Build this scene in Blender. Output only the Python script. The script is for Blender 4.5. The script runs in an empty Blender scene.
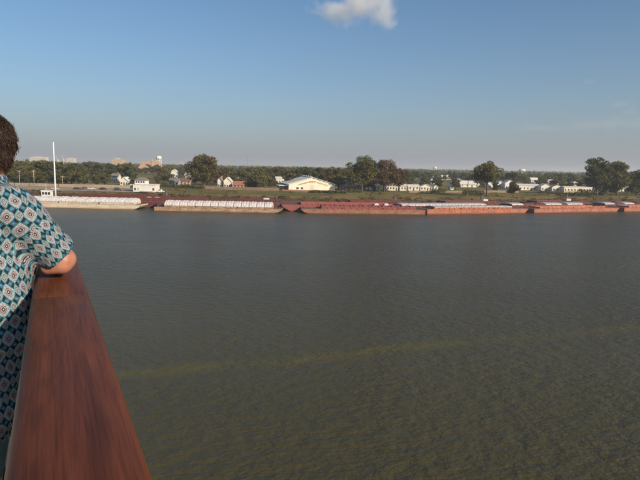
import bpy, bmesh, math, random
import numpy as np
from mathutils import Vector, Matrix, noise as mnoise
R = math.radians
S = bpy.context.scene
COL = S.collection

# ------------------------------------------------------------------ camera
F = 555.0                       # focal length in pixels of a 640 px wide frame
PITCH, ROLL = 7.55, 1.10
CAMZ = 22.0
cam_d = bpy.data.cameras.new('camera')
cam_d.sensor_width = 36.0
cam_d.lens = F / 640.0 * 36.0
cam_d.clip_start = 0.05
cam_d.clip_end = 40000.0
cam = bpy.data.objects.new('camera', cam_d)
COL.objects.link(cam)
CAM_ROT = Matrix.Rotation(R(90 - PITCH), 3, 'X') @ Matrix.Rotation(R(ROLL), 3, 'Z')
cam.matrix_world = Matrix.Translation((0, 0, CAMZ)) @ CAM_ROT.to_4x4()
S.camera = cam

# ------------------------------------------------------------------ light
SUN_AZ, SUN_EL = 48.0, 24.0     # sun stands behind the viewer, 48 deg to the right of straight behind
to_sun = Vector((math.sin(R(SUN_AZ)) * math.cos(R(SUN_EL)), -math.cos(R(SUN_AZ)) * math.cos(R(SUN_EL)), math.sin(R(SUN_EL))))
sun_d = bpy.data.lights.new('sun', 'SUN')
sun_d.energy = 5.0
sun_d.angle = R(0.55)
sun_d.color = (1.0, 0.84, 0.64)
sun = bpy.data.objects.new('sun', sun_d)
COL.objects.link(sun)
sun.location = (40, -90, 120)
sun.rotation_euler = to_sun.to_track_quat('Z', 'Y').to_euler()

W = bpy.data.worlds.new('World')
S.world = W
W.use_nodes = True
wn, wl = W.node_tree.nodes, W.node_tree.links
bg = wn['Background']
sky = wn.new('ShaderNodeTexSky')
sky.sky_type = 'NISHITA'
sky.sun_disc = False
sky.sun_elevation = R(SUN_EL)
sky.sun_rotation = math.atan2(to_sun.x, to_sun.y)
sky.altitude = 0
sky.air_density = 1.0
sky.dust_density = 1.3
sky.ozone_density = 5.5
tint = wn.new('ShaderNodeMix'); tint.data_type = 'RGBA'; tint.blend_type = 'MULTIPLY'; tint.inputs['Factor'].default_value = 1.0
tint.inputs['B'].default_value = (0.985, 1.02, 0.96, 1)        # the camera's white balance
wl.new(sky.outputs[0], tint.inputs['A'])
# lavender-grey haze layer lying all round the horizon
wtc = wn.new('ShaderNodeTexCoord'); wsp = wn.new('ShaderNodeSeparateXYZ'); wl.new(wtc.outputs['Generated'], wsp.inputs[0])
wab = wn.new('ShaderNodeMath'); wab.operation = 'ABSOLUTE'; wl.new(wsp.outputs['Z'], wab.inputs[0])
wmu = wn.new('ShaderNodeMath'); wmu.operation = 'MULTIPLY'; wmu.inputs[1].default_value = -10.0; wl.new(wab.outputs[0], wmu.inputs[0])
wex = wn.new('ShaderNodeMath'); wex.operation = 'EXPONENT'; wl.new(wmu.outputs[0], wex.inputs[0])
wsc = wn.new('ShaderNodeMath'); wsc.operation = 'MULTIPLY'; wsc.inputs[1].default_value = 0.88; wl.new(wex.outputs[0], wsc.inputs[0])
wmx = wn.new('ShaderNodeMix'); wmx.data_type = 'RGBA'; wmx.inputs['B'].default_value = (2.98, 3.10, 3.50, 1)
wl.new(wsc.outputs[0], wmx.inputs['Factor']); wl.new(tint.outputs['Result'], wmx.inputs['A']); wl.new(wmx.outputs['Result'], bg.inputs[0])
bg.inputs[1].default_value = 0.107
S.view_settings.view_transform = 'Standard'
S.view_settings.look = 'None'
S.view_settings.exposure = 0.14
S.view_settings.gamma = 1.0
S.view_settings.use_curve_mapping = False
S.cycles.use_denoising = True
S.cycles.max_bounces = 8
S.cycles.volume_bounces = 3
S.cycles.caustics_reflective = False
S.cycles.caustics_refractive = False

# ------------------------------------------------------------------ helpers
def ray(px, py):
    v = Vector(((px - 320) / F, -(py - 240) / F, -1.0))
    return CAM_ROT @ v
def hor(px):                    # picture row of eye level at a column
    return 166.3 + 0.0192 * (px - 320)
def X_at(px, Y, py=None):       # world x of a picture column at depth Y
    d = ray(px, hor(px) + 20 if py is None else py)
    return d.x / d.y * Y
def Z_at(px, py, Y):
    d = ray(px, py)
    return CAMZ + d.z / d.y * Y
def M_per_px(Y):
    return Y / F

MATS = {}
def mat(name, col, rough=0.7, var=0.0, scale=1.0, bump=0.0, metal=0.0, stretch=None, col2=None, coat=0.0, spec=0.5, rnd=0.0, detail=6.0):
    if name in MATS:
        return MATS[name]
    m = bpy.data.materials.new(name)
    m.use_nodes = True
    n, l = m.node_tree.nodes, m.node_tree.links
    b = n['Principled BSDF']
    b.inputs['Roughness'].default_value = rough
    b.inputs['Metallic'].default_value = metal
    b.inputs['Specular IOR Level'].default_value = spec
    b.inputs['Coat Weight'].default_value = coat
    b.inputs['Coat Roughness'].default_value = 0.15
    b.inputs['Base Color'].default_value = (*col, 1)
    if var or col2 or bump or rnd:
        tc = n.new('ShaderNodeTexCoord')
        mp = n.new('ShaderNodeMapping')
        if stretch:
            mp.inputs['Scale'].default_value = stretch
        l.new(tc.outputs['Object'], mp.inputs[0])
        nz = n.new('ShaderNodeTexNoise')
        nz.inputs['Scale'].default_value = scale
        nz.inputs['Detail'].default_value = detail
        nz.inputs['Roughness'].default_value = 0.62
        l.new(mp.outputs[0], nz.inputs['Vector'])
        cr = n.new('ShaderNodeValToRGB')
        c2 = col2 if col2 else tuple(c * (1 - var) for c in col)
        cr.color_ramp.elements[0].position = 0.36
        cr.color_ramp.elements[1].position = 0.64
        cr.color_ramp.elements[0].color = (*c2, 1)
        cr.color_ramp.elements[1].color = (*[min(1, c * (1 + (0 if col2 else var * 0.5))) for c in col], 1)
        l.new(nz.outputs['Fac'], cr.inputs[0])
        out = cr.outputs[0]
        if rnd:
            oi = n.new('ShaderNodeObjectInfo')
            mr = n.new('ShaderNodeMapRange')
            mr.inputs['To Min'].default_value = 1 - rnd
            mr.inputs['To Max'].default_value = 1 + rnd
            l.new(oi.outputs['Random'], mr.inputs[0])
            hs = n.new('ShaderNodeHueSaturation')
            l.new(mr.outputs[0], hs.inputs['Value'])
            l.new(out, hs.inputs['Color'])
            out = hs.outputs[0]
        l.new(out, b.inputs['Base Color'])
        if bump:
            bp = n.new('ShaderNodeBump')
            bp.inputs['Strength'].default_value = 0.6
            bp.inputs['Distance'].default_value = bump
            l.new(nz.outputs['Fac'], bp.inputs['Height'])
            l.new(bp.outputs[0], b.inputs['Normal'])
    MATS[name] = m
    return m

class MB:
    """collects faces; build() links them as one mesh object"""
    def __init__(s):
        s.v, s.f = [], []
    def add(s, vs, fs):
        k = len(s.v)
        s.v += [tuple(p) for p in vs]
        s.f += [tuple(i + k for i in f) for f in fs]
        return s
    def box(s, x0, x1, y0, y1, z0, z1):
        return s.add([(x0, y0, z0), (x1, y0, z0), (x1, y1, z0), (x0, y1, z0), (x0, y0, z1), (x1, y0, z1), (x1, y1, z1), (x0, y1, z1)],
                     [(0, 3, 2, 1), (4, 5, 6, 7), (0, 1, 5, 4), (1, 2, 6, 5), (2, 3, 7, 6), (3, 0, 4, 7)])
    def prism(s, poly, axis, a, b):
        """poly in the plane normal to axis ('x': (y,z) points, 'y': (x,z), 'z': (x,y)), from a to b"""
        def p(q, t):
            return (t, q[0], q[1]) if axis == 'x' else (q[0], t, q[1]) if axis == 'y' else (q[0], q[1], t)
        n = len(poly)
        vs = [p(q, a) for q in poly] + [p(q, b) for q in poly]
        fs = [tuple(range(n - 1, -1, -1)), tuple(range(n, 2 * n))] + [(i, (i + 1) % n, n + (i + 1) % n, n + i) for i in range(n)]
        return s.add(vs, fs)
    def tube(s, pts, rs, seg=8, cap=True):
        pts = [Vector(p) for p in pts]
        rings = []
        for i, p in enumerate(pts):
            d = (pts[min(i + 1, len(pts) - 1)] - pts[max(i - 1, 0)]).normalized()
            a = d.cross(Vector((0.31, 0.87, 0.4))).normalized()
            b = d.cross(a)
            rings.append([p + (a * math.cos(t) + b * math.sin(t)) * rs[i] for t in [2 * math.pi * k / seg for k in range(seg)]])
        vs = [q for r in rings for q in r]
        fs = [(i * seg + k, i * seg + (k + 1) % seg, (i + 1) * seg + (k + 1) % seg, (i + 1) * seg + k) for i in range(len(pts) - 1) for k in range(seg)]
        if cap:
            fs += [tuple(range(seg - 1, -1, -1)), tuple(range((len(pts) - 1) * seg, len(pts) * seg))]
        return s.add(vs, fs)
    def lathe(s, prof, c=(0, 0, 0), seg=16):
        vs, fs = [], []
        for r, z in prof:
            vs += [(c[0] + r * math.cos(2 * math.pi * k / seg), c[1] + r * math.sin(2 * math.pi * k / seg), c[2] + z) for k in range(seg)]
        for i in range(len(prof) - 1):
            fs += [(i * seg + k, i * seg + (k + 1) % seg, (i + 1) * seg + (k + 1) % seg, (i + 1) * seg + k) for k in range(seg)]
        fs += [tuple(range(seg - 1, -1, -1)), tuple(range((len(prof) - 1) * seg, len(prof) * seg))]
        return s.add(vs, fs)
    def mesh(s, name, m, smooth=False):
        me = bpy.data.meshes.new(name)
        me.from_pydata(s.v, [], s.f)
        bm = bmesh.new(); bm.from_mesh(me)
        bmesh.ops.recalc_face_normals(bm, faces=bm.faces)
        bm.to_mesh(me); bm.free()
        me.materials.append(m)
        if smooth:
            me.polygons.foreach_set('use_smooth', [True] * len(me.polygons))
        return me
    def build(s, name, m, parent=None, smooth=False):
        return link(name, s.mesh(name, m, smooth), parent)

def link(name, me, parent=None, loc=None, rz=0):
    o = bpy.data.objects.new(name, me)
    COL.objects.link(o)
    o.parent = parent
    if loc:
        o.location = loc
    o.rotation_euler.z = rz
    return o
def empty(name, loc=(0, 0, 0), rz=0):
    return link(name, None, None, loc, rz)
def tag(o, label=None, cat=None, group=None, kind=None):
    if label: o['label'] = label
    if cat: o['category'] = cat
    if group: o['group'] = group
    if kind: o['kind'] = kind
    return o
def np_mesh(name, verts, quads, m):
    me = bpy.data.meshes.new(name)
    nv, nf = len(verts), len(quads)
    me.vertices.add(nv); me.vertices.foreach_set('co', verts.astype(np.float32).ravel())
    me.loops.add(nf * 4); me.loops.foreach_set('vertex_index', quads.astype(np.int32).ravel())
    me.polygons.add(nf)
    me.polygons.foreach_set('loop_start', np.arange(0, nf * 4, 4, dtype=np.int32))
    me.update(calc_edges=True)
    me.materials.append(m)
    return me

# ------------------------------------------------------------------ river bank line and terrain
BANK = [(-6000, 700), (-1500, 420), (-500, 325), (-145, 303), (-16, 294), (50, 302), (110, 325), (171, 349), (232, 373), (500, 480), (1600, 1000), (6000, 3300)]
def bankY(x):
    for (x0, y0), (x1, y1) in zip(BANK, BANK[1:]):
        if x <= x1:
            return y0 + (y1 - y0) * (x - x0) / (x1 - x0)
    return BANK[-1][1]
PROF = [(-900, -6), (-40, -5), (-12, -3.0), (-2, -0.6), (1.0, 0.5), (5, 2.9), (9, 5.0), (13, 5.55), (30, 5.7), (60, 6.0), (400, 6.0), (3000, 6.0), (14000, 6.0)]
def ground_z(x, y):
    t = y - bankY(x)
    for (t0, z0), (t1, z1) in zip(PROF, PROF[1:]):
        if t <= t1:
            return z0 + (z1 - z0) * max(0.0, t - t0) / (t1 - t0)
    return 6.0

def grass_material():
    m = bpy.data.materials.new('grass_ground'); m.use_nodes = True
    n, l = m.node_tree.nodes, m.node_tree.links
    b = n['Principled BSDF']; b.inputs['Roughness'].default_value = 0.95; b.inputs['Specular IOR Level'].default_value = 0.1
    tc = n.new('ShaderNodeTexCoord')
    a = n.new('ShaderNodeTexNoise'); a.inputs['Scale'].default_value = 0.045; a.inputs['Detail'].default_value = 8
    c = n.new('ShaderNodeTexNoise'); c.inputs['Scale'].default_value = 0.9; c.inputs['Detail'].default_value = 6
    l.new(tc.outputs['Object'], a.inputs[0]); l.new(tc.outputs['Object'], c.inputs[0])
    r1 = n.new('ShaderNodeValToRGB')
    e = r1.color_ramp.elements
    e[0].position = 0.38; e[0].color = (0.125, 0.118, 0.036, 1)
    e[1].position = 0.66; e[1].color = (0.23, 0.165, 0.068, 1)
    k = r1.color_ramp.elements.new(0.5); k.color = (0.185, 0.155, 0.055, 1)
    l.new(a.outputs['Fac'], r1.inputs[0])
    mx = n.new('ShaderNodeMix'); mx.data_type = 'RGBA'; mx.blend_type = 'MULTIPLY'; mx.inputs['Factor'].default_value = 0.7
    r2 = n.new('ShaderNodeValToRGB'); r2.color_ramp.elements[0].color = (0.45, 0.45, 0.4, 1); r2.color_ramp.elements[1].color = (1.3, 1.25, 1.1, 1)
    l.new(c.outputs['Fac'], r2.inputs[0]); l.new(r1.outputs[0], mx.inputs['A']); l.new(r2.outputs[0], mx.inputs['B'])
    # bare mud low on the bank
    sp = n.new('ShaderNodeSeparateXYZ'); l.new(tc.outputs['Object'], sp.inputs[0])
    ad = n.new('ShaderNodeMath'); ad.operation = 'MULTIPLY_ADD'; ad.inputs[1].default_value = 2.4; l.new(c.outputs['Fac'], ad.inputs[0]); l.new(sp.outputs['Z'], ad.inputs[2])
    mr = n.new('ShaderNodeMapRange'); mr.inputs['From Min'].default_value = 5.6; mr.inputs['From Max'].default_value = 6.6; l.new(ad.outputs[0], mr.inputs[0])
    m2 = n.new('ShaderNodeMix'); m2.data_type = 'RGBA'; m2.inputs['A'].default_value = (0.085, 0.052, 0.034, 1)
    l.new(mr.outputs[0], m2.inputs['Factor']); l.new(mx.outputs['Result'], m2.inputs['B'])
    l.new(m2.outputs['Result'], b.inputs['Base Color'])
    bp = n.new('ShaderNodeBump'); bp.inputs['Distance'].default_value = 0.25; l.new(c.outputs['Fac'], bp.inputs['Height']); l.new(bp.outputs[0], b.inputs['Normal'])
    return m
xs = sorted(set([x for x, _ in BANK] + list(range(-500, 520, 20)) + [-9000, 9000, -3000, 3000, -900, 900]))
g = MB()
for i, x in enumerate(xs):
    xc = max(-6000, min(6000, x))
    for t, z in PROF:
        wob = mnoise.noise((x * 0.05, t * 0.08, 0)) * (0.35 if 0 < t < 300 else 0)
        g.v.append((x, bankY(xc) + t + (mnoise.noise((x * 0.04, 3, 1)) * 1.6 if -3 < t < 20 else 0), z + wob * 0.5))
k = len(PROF)
for i in range(len(xs) - 1):
    for j in range(k - 1):
        g.f.append((i * k + j, (i + 1) * k + j, (i + 1) * k + j + 1, i * k + j + 1))
tag(g.build('ground', grass_material()), kind='structure')

# ------------------------------------------------------------------ water
def water_material():
    m = bpy.data.materials.new('river_water'); m.use_nodes = True
    n, l = m.node_tree.nodes, m.node_tree.links
    b = n['Principled BSDF']
    b.inputs['Roughness'].default_value = 0.30
    b.inputs['IOR'].default_value = 1.333
    b.inputs['Specular IOR Level'].default_value = 0.36
    tc = n.new('ShaderNodeTexCoord')
    def nz(scale, sx, sy, rot, detail):
        mp = n.new('ShaderNodeMapping'); mp.inputs['Scale'].default_value = (sx, sy, 1); mp.inputs['Rotation'].default_value = (0, 0, rot)
        l.new(tc.outputs['Object'], mp.inputs[0])
        t = n.new('ShaderNodeTexNoise'); t.inputs['Scale'].default_value = scale; t.inputs['Detail'].default_value = detail; t.inputs['Roughness'].default_value = 0.55
        l.new(mp.outputs[0], t.inputs[0]); return t
    def math_(op, a, bb, c=None):
        q = n.new('ShaderNodeMath'); q.operation = op
        for i, v in enumerate((a, bb, c)):
            if v is None: continue
            if isinstance(v, (int, float)): q.inputs[i].default_value = v
            else: l.new(v, q.inputs[i])
        return q.outputs[0]
    w1 = nz(0.72, 0.8, 1.15, R(-14), 6)      # wind ripples, crests lying across the view
    w2 = nz(2.3, 0.8, 1.2, R(-28), 4)
    w3 = nz(0.055, 1, 1, 0, 3)                # slow patches: cat's paws and swirls
    hsum = math_('MULTIPLY_ADD', w2.outputs['Fac'], 0.30, w1.outputs['Fac'])
    amp = math_('MULTIPLY_ADD', w3.outputs['Fac'], 1.4, 0.35)
    h = math_('MULTIPLY', hsum, amp)
    bp = n.new('ShaderNodeBump'); bp.inputs['Strength'].default_value = 1.0; bp.inputs['Distance'].default_value = 0.58
    l.new(h, bp.inputs['Height'])
    # silty current seam: a broken, wavering line where clearer and muddier water meet
    sp = n.new('ShaderNodeSeparateXYZ'); l.new(tc.outputs['Object'], sp.inputs[0])
    wob = nz(0.03, 1, 1, 0, 5)
    # line through (-20,55.5) and (39,75.5)
    k_ = 20.0 / 59.0
    dist = math_('SUBTRACT', math_('SUBTRACT', sp.outputs['Y'], math_('MULTIPLY', sp.outputs['X'], k_)), 62.3)
    dist = math_('MULTIPLY_ADD', math_('SUBTRACT', wob.outputs['Fac'], 0.5), 7.0, dist)
    near = math_('SUBTRACT', 1.0, math_('MULTIPLY', math_('ABSOLUTE', dist, 0), 0.42))
    near = math_('MAXIMUM', near, 0.0)
    brk = nz(0.12, 1.0, 0.8, R(32), 3)
    bk = n.new('ShaderNodeMapRange'); bk.inputs['From Min'].default_value = 0.40; bk.inputs['From Max'].default_value = 0.58; bk.inputs['To Min'].default_value = 0.35; l.new(brk.outputs['Fac'], bk.inputs[0])
    seam = math_('MINIMUM', math_('MULTIPLY', math_('MULTIPLY', near, bk.outputs[0]), 1.35), 1.0)
    big = nz(0.02, 0.5, 1, R(-15), 4)
    cr = n.new('ShaderNodeValToRGB'); cr.color_ramp.elements[0].position = 0.35; cr.color_ramp.elements[1].position = 0.65
    cr.color_ramp.elements[0].color = (0.054, 0.046, 0.0165, 1); cr.color_ramp.elements[1].color = (0.066, 0.056, 0.020, 1)
    l.new(big.outputs['Fac'], cr.inputs[0])
    mx = n.new('ShaderNodeMix'); mx.data_type = 'RGBA'; l.new(seam, mx.inputs['Factor']); l.new(cr.outputs[0], mx.inputs['A']); mx.inputs['B'].default_value = (0.083, 0.068, 0.008, 1)
    l.new(mx.outputs['Result'], b.inputs['Base Color'])
    l.new(bp.outputs[0], b.inputs['Normal'])
    return m
g = MB()
wx = [-9000, -2000, -400, 0, 400, 2000, 9000]; wy = [-2500, -200, 0, 200, 400, 800, 6500]
for y in wy:
    for x in wx: g.v.append((x, y, 0))
for j in range(len(wy) - 1):
    for i in range(len(wx) - 1):
        a = j * len(wx) + i; g.f.append((a, a + 1, a + 1 + len(wx), a + len(wx)))
tag(g.build('river_water', water_material()), kind='structure')

# gravel lot at the landing
m_gravel = mat('pale_gravel', (0.36, 0.27, 0.18), 0.95, 0.35, 0.3, 0.05)
g = MB()
pts = []
for x in range(-230, -96, 6):
    pts.append(x)
for i, x in enumerate(pts):
    for t in (12.5, 22, 46):
        g.v.append((x, bankY(x) + t + mnoise.noise((x * .1, t, 0)) * 1.5, ground_z(x, bankY(x) + t) + 0.16))
for i in range(len(pts) - 1):
    for j in range(2):
        g.f.append((i * 3 + j, i * 3 + 3 + j, i * 3 + 4 + j, i * 3 + 1 + j))
tag(g.build('gravel_path', m_gravel), kind='structure')

# ------------------------------------------------------------------ barges
m_tanhull = mat('tan_rusty_hull', (0.50, 0.37, 0.24), 0.8, 0, 0.9, 0.02, stretch=(0.25, 1, 1.4), col2=(0.26, 0.14, 0.08))
m_creamhull = mat('cream_hull', (0.68, 0.61, 0.49), 0.75, 0, 0.8, 0.02, stretch=(0.25, 1, 1.4), col2=(0.52, 0.43, 0.31))
m_brownhull = mat('brown_hull', (0.36, 0.17, 0.10), 0.8, 0, 0.8, 0.02, stretch=(0.3, 1, 1.3), col2=(0.22, 0.10, 0.065))
m_rusthull = mat('orange_rust_hull', (0.47, 0.165, 0.085), 0.8, 0, 0.8, 0.02, stretch=(0.25, 1, 1.3), col2=(0.29, 0.10, 0.06))
m_darkred = mat('dark_red_hull', (0.165, 0.038, 0.030), 0.8, 0, 0.7, 0.02, stretch=(0.3, 1, 1.2), col2=(0.085, 0.028, 0.024))
m_redcover = mat('faded_red_cover', (0.33, 0.085, 0.065), 0.75, 0, 0.9, 0.02, col2=(0.21, 0.06, 0.05))
m_whitecover = mat('white_fibreglass_cover', (0.76, 0.74, 0.72), 0.55, 0, 0.8, 0.015, col2=(0.56, 0.52, 0.50))
m_greycover = mat('grey_white_cover', (0.62, 0.56, 0.52), 0.6, 0, 0.8, 0.015, col2=(0.40, 0.32, 0.29))
m_deck = mat('rusty_deck', (0.17, 0.085, 0.06), 0.85, 0, 0.9, 0.02, col2=(0.10, 0.055, 0.045))
m_black = mat('black_rubber', (0.02, 0.018, 0.016), 0.8, 0.4, 3)
m_white = mat('white_paint', (0.78, 0.77, 0.73), 0.5, 0.12, 0.5)
m_steel = mat('dark_steel', (0.08, 0.07, 0.06), 0.6, 0.4, 2)

def rust_streaks(m, amount, tone):
    """runs of rust down the plating, and a darker wet line low on the side"""
    n, l = m.node_tree.nodes, m.node_tree.links
    b = n['Principled BSDF']; src = b.inputs['Base Color'].links[0].from_socket
    tc = n.new('ShaderNodeTexCoord'); mp = n.new('ShaderNodeMapping'); mp.inputs['Scale'].default_value = (1.3, 1.3, .16); l.new(tc.outputs['Object'], mp.inputs[0])
    oi = n.new('ShaderNodeObjectInfo'); l.new(oi.outputs['Location'], mp.inputs['Location'])
    nz = n.new('ShaderNodeTexNoise'); nz.inputs['Scale'].default_value = 1.1; nz.inputs['Detail'].default_value = 5; nz.inputs['Roughness'].default_value = .7; l.new(mp.outputs[0], nz.inputs[0])
    r = n.new('ShaderNodeMapRange'); r.inputs['From Min'].default_value = .50; r.inputs['From Max'].default_value = .66; r.inputs['To Max'].default_value = amount; l.new(nz.outputs['Fac'], r.inputs[0])
    sp = n.new('ShaderNodeSeparateXYZ'); l.new(tc.outputs['Object'], sp.inputs[0])
    a = n.new('ShaderNodeMath'); a.operation = 'MULTIPLY_ADD'; a.inputs[1].default_value = .9; l.new(nz.outputs['Fac'], a.inputs[0]); l.new(sp.outputs['Z'], a.inputs[2])
    w = n.new('ShaderNodeMapRange'); w.inputs['From Min'].default_value = 1.05; w.inputs['From Max'].default_value = .75; w.inputs['To Max'].default_value = .75; l.new(a.outputs[0], w.inputs[0])
    mx_ = n.new('ShaderNodeMath'); mx_.operation = 'MAXIMUM'; l.new(r.outputs[0], mx_.inputs[0]); l.new(w.outputs[0], mx_.inputs[1])
    mx = n.new('ShaderNodeMix'); mx.data_type = 'RGBA'; l.new(mx_.outputs[0], mx.inputs['Factor']); l.new(src, mx.inputs['A']); mx.inputs['B'].default_value = (*tone, 1)
    l.new(mx.outputs['Result'], b.inputs['Base Color'])
rust_streaks(m_tanhull, .75, (.16, .065, .035)); rust_streaks(m_creamhull, .4, (.38, .24, .13)); rust_streaks(m_brownhull, .6, (.12, .05, .035))
rust_streaks(m_rusthull, .6, (.13, .05, .035)); rust_streaks(m_darkred, .5, (.05, .02, .018)); rust_streaks(m_whitecover, .55, (.30, .20, .15)); rust_streaks(m_greycover, .6, (.22, .14, .10)); rust_streaks(m_redcover, .5, (.12, .045, .035))
def barge(p0, p1, fb, hullm, coverm, style, label, n=12, top=2.3, flip=False, off=0.0, shift=0.0, bow=9.5, skip=(), rake=7.5, group=None):
    """p0,p1: near side at the waterline, going left to right; fb freeboard; style 'arched', 'flat', 'open'"""
    a, b = Vector((p0[0], p0[1], 0)), Vector((p1[0], p1[1], 0))
    d = (b - a).normalized(); nrm = Vector((-d.y, d.x, 0))
    a = a + nrm * off + d * shift
    L = 59.4 if (b - a).length > 50 else (b - a).length
    L = min(L, 59.4)
    Wd = 10.4
    root = empty('cargo_barge', (a.x, a.y, 0), math.atan2(d.y, d.x))
    tag(root, label, 'barge', group or 'cargo barges moored along the bank')
    x0, x1 = 0.0, L
    rk = rake
    dr = -1.4
    prof = [(x0 + 0.3, dr), (x1 - rk, dr), (x1 - 1.2, fb - 1.5 if fb > 1.9 else fb * 0.4), (x1, fb - 0.5), (x1, fb), (x0, fb)] if not flip else \
           [(x0 + rk, dr), (x1 - 0.3, dr), (x1, fb), (x0, fb), (x0, fb - 0.5), (x0 + 1.2, fb - 1.5 if fb > 1.9 else fb * 0.4)]
    hull = MB().prism(prof, 'y', 0, Wd)
    for k in range(1, 14):     # side shell frames and the rubbing strake
        xx = 6 + (L - 14) * k / 14
        hull.box(xx - 0.05, xx + 0.05, -0.07, -0.002, 0.15, fb - 0.3)
    hull.build('hull', hullm, root)
    MB().box(x0 + 0.05, x1 - 0.05, -0.10, 0.10, fb - 0.28, fb - 0.02).box(x0 + 0.05, x1 - 0.05, Wd - 0.1, Wd + 0.1, fb - 0.28, fb - 0.02).build('rubbing_strake', hullm, root)
    MB().box(x0 + 0.12, x1 - 0.12, 0.12, Wd - 0.12, fb + 0.003, fb + 0.05).build('deck', m_deck, root)
    c0, c1 = (min(4.5, bow), L - bow) if not flip else (bow, L - 4.5)
    cw0, cw1 = 0.95, Wd - 0.95
    ch = 1.05 if style != 'open' else top
    co = MB()
    co.box(c0, c1, cw0, cw0 + 0.14, fb + 0.05, fb + ch).box(c0, c1, cw1 - 0.14, cw1, fb + 0.05, fb + ch)
    co.box(c0, c0 + 0.14, cw0 + 0.15, cw1 - 0.15, fb + 0.05, fb + ch).box(c1 - 0.14, c1, cw0 + 0.15, cw1 - 0.15, fb + 0.05, fb + ch)
    for k in range(1, 16):     # coaming stays
        xx = c0 + (c1 - c0) * k / 16
        co.prism([(cw0 - 0.45, fb + 0.05), (cw0 - 0.002, fb + 0.05), (cw0 - 0.002, fb + ch - 0.15)], 'x', xx - 0.06, xx + 0.06)
    co.build('coaming', hullm if style == 'open' else (m_redcover if coverm is m_redcover else hullm), root)
    if style == 'open':
        MB().box(c0 + 0.2, c1 - 0.2, cw0 + 0.2, cw1 - 0.2, fb - 1.0, fb - 0.9).build('hopper_floor', m_deck, root)
    else:
        if skip: MB().box(c0 + 0.2, c1 - 0.2, cw0 + 0.2, cw1 - 0.2, fb - 1.0, fb - 0.9).build('hopper_floor', m_deck, root)
        cl = (c1 - c0) / n
        m1 = MB()
        g0 = 0.14
        if style == 'arched':
            prof = []
            for q in range(9):
                t = q / 8
                prof.append((cw0 - 0.25 + (cw1 - cw0 + 0.5) * t, fb + ch + 0.02 + (top - ch) * (math.sin(math.pi * t) ** 0.55)))
            prof = [(cw0 - 0.25, fb + ch - 0.35)] + prof + [(cw1 + 0.25, fb + ch - 0.35)]
            m1.prism(prof, 'x', g0, cl - g0)
            prof2 = [(y + (0.12 if y < 5 else -0.12) * (1 if i in (0, len(prof) - 1) else 0) , z + 0.13) for i, (y, z) in enumerate(prof)]
            m1.prism([(y, z) for y, z in prof2], 'x', cl * 0.30, cl * 0.42)
            m1.prism([(y, z) for y, z in prof2], 'x', cl * 0.66, cl * 0.78)
        else:
            m1.prism([(cw0 - 0.2, fb + ch - 0.25), (cw1 + 0.2, fb + ch - 0.25), (cw1 + 0.2, fb + ch + 0.12), (5.2, fb + top), (cw0 - 0.2, fb + ch + 0.12)], 'x', g0, cl - g0)
            m1.box(cl * 0.45, cl * 0.55, cw0 + 0.3, cw1 - 0.3, fb + ch + 0.15, fb + top - 0.02)
        me = m1.mesh('hatch_cover', coverm)
        for k in range(n):
            if k in skip: continue
            o = link('hatch_cover', me, root, (c0 + k * cl, random.uniform(-0.06, 0.06), random.uniform(-0.03, 0.03)))
    tb = MB().lathe([(0.16, 0), (0.16, 0.5), (0.24, 0.5), (0.24, 0.62)], seg=8)
    mt = tb.mesh('bollard', m_steel)
    for xx in (1.2, L * 0.33, L * 0.66, L - 1.6):
        link('bollard', mt, root, (xx, 0.5, fb + 0.05))
    for xx in (1.2, L - 1.6):
        link('bollard', mt, root, (xx, Wd - 0.5, fb + 0.05))
    return root
random.seed(4)
FR = {'A': ((-145, 266), (-84.5, 263.5)), 'B': ((-77.5, 257.5), (-17.5, 257.5)), 'C': ((-9.0, 259.5), (50, 265)),
      'D': ((51.5, 268), (109, 288)), 'E': ((111.5, 289.5), (168, 311)), 'F': ((171, 312.5), (228, 334))}
barge(*FR['A'], 2.3, m_creamhull, m_whitecover, 'arched', 'cream barge with smooth white covers behind the person in the patterned shirt', n=11, top=2.75, bow=3.2)
barge(*FR['B'], 1.9, m_tanhull, m_whitecover, 'arched', 'tan rusty barge with a row of bright white ribbed hatch covers', n=14, top=2.9, bow=4.5)
barge(*FR['C'], 2.2, m_brownhull, m_redcover, 'flat', 'brown barge with faded red covers in front of the gabled warehouse', n=10, top=1.75, flip=True)
barge(*FR['D'], 2.4, m_rusthull, m_greycover, 'flat', 'rust orange barge with low greyish covers in front of the lone tree', n=11, top=1.35, rake=3.5)
barge(*FR['E'], 2.2, m_rusthull, m_rusthull, 'open', 'open rust orange barge in front of the tall double-crowned trees', top=0.9, rake=3)
barge(*FR['F'], 2.2, m_rusthull, m_rusthull, 'open', 'open rust orange barge cut off by the picture edge', top=0.9, rake=3)
# second row
barge(*FR['A'], 3.0, m_darkred, m_darkred, 'open', 'dark red open barge tied behind the cream barge', off=11.2, shift=5, top=1.1)
barge(*FR['B'], 3.4, m_darkred, m_darkred, 'open', 'dark red open barge tied behind the tan white-covered barge', off=11.2, shift=-2, top=1.2)
barge(*FR['C'], 3.2, m_redcover, m_darkred, 'open', 'red open barge tied behind the faded red covered barge', off=11.2, shift=-9, top=1.1, flip=True)
barge(*FR['D'], 2.6, m_darkred, m_whitecover, 'arched', 'barge with white arched covers tied behind the rust orange barge by the lone tree', off=11.2, shift=-12, top=1.7, n=13, bow=5)
barge(*FR['E'], 2.6, m_darkred, m_whitecover, 'arched', 'barge with white arched covers tied behind the open orange barge', off=11.2, shift=-9, top=1.7, n=13, bow=5, skip=(2, 3, 4, 5, 9))
barge(*FR['F'], 2.6, m_darkred, m_whitecover, 'arched', 'barge with white arched covers tied behind the edge orange barge', off=11.2, shift=-6, top=1.7, n=13, bow=5, skip=(2, 3, 6, 7, 8, 11))
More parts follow.
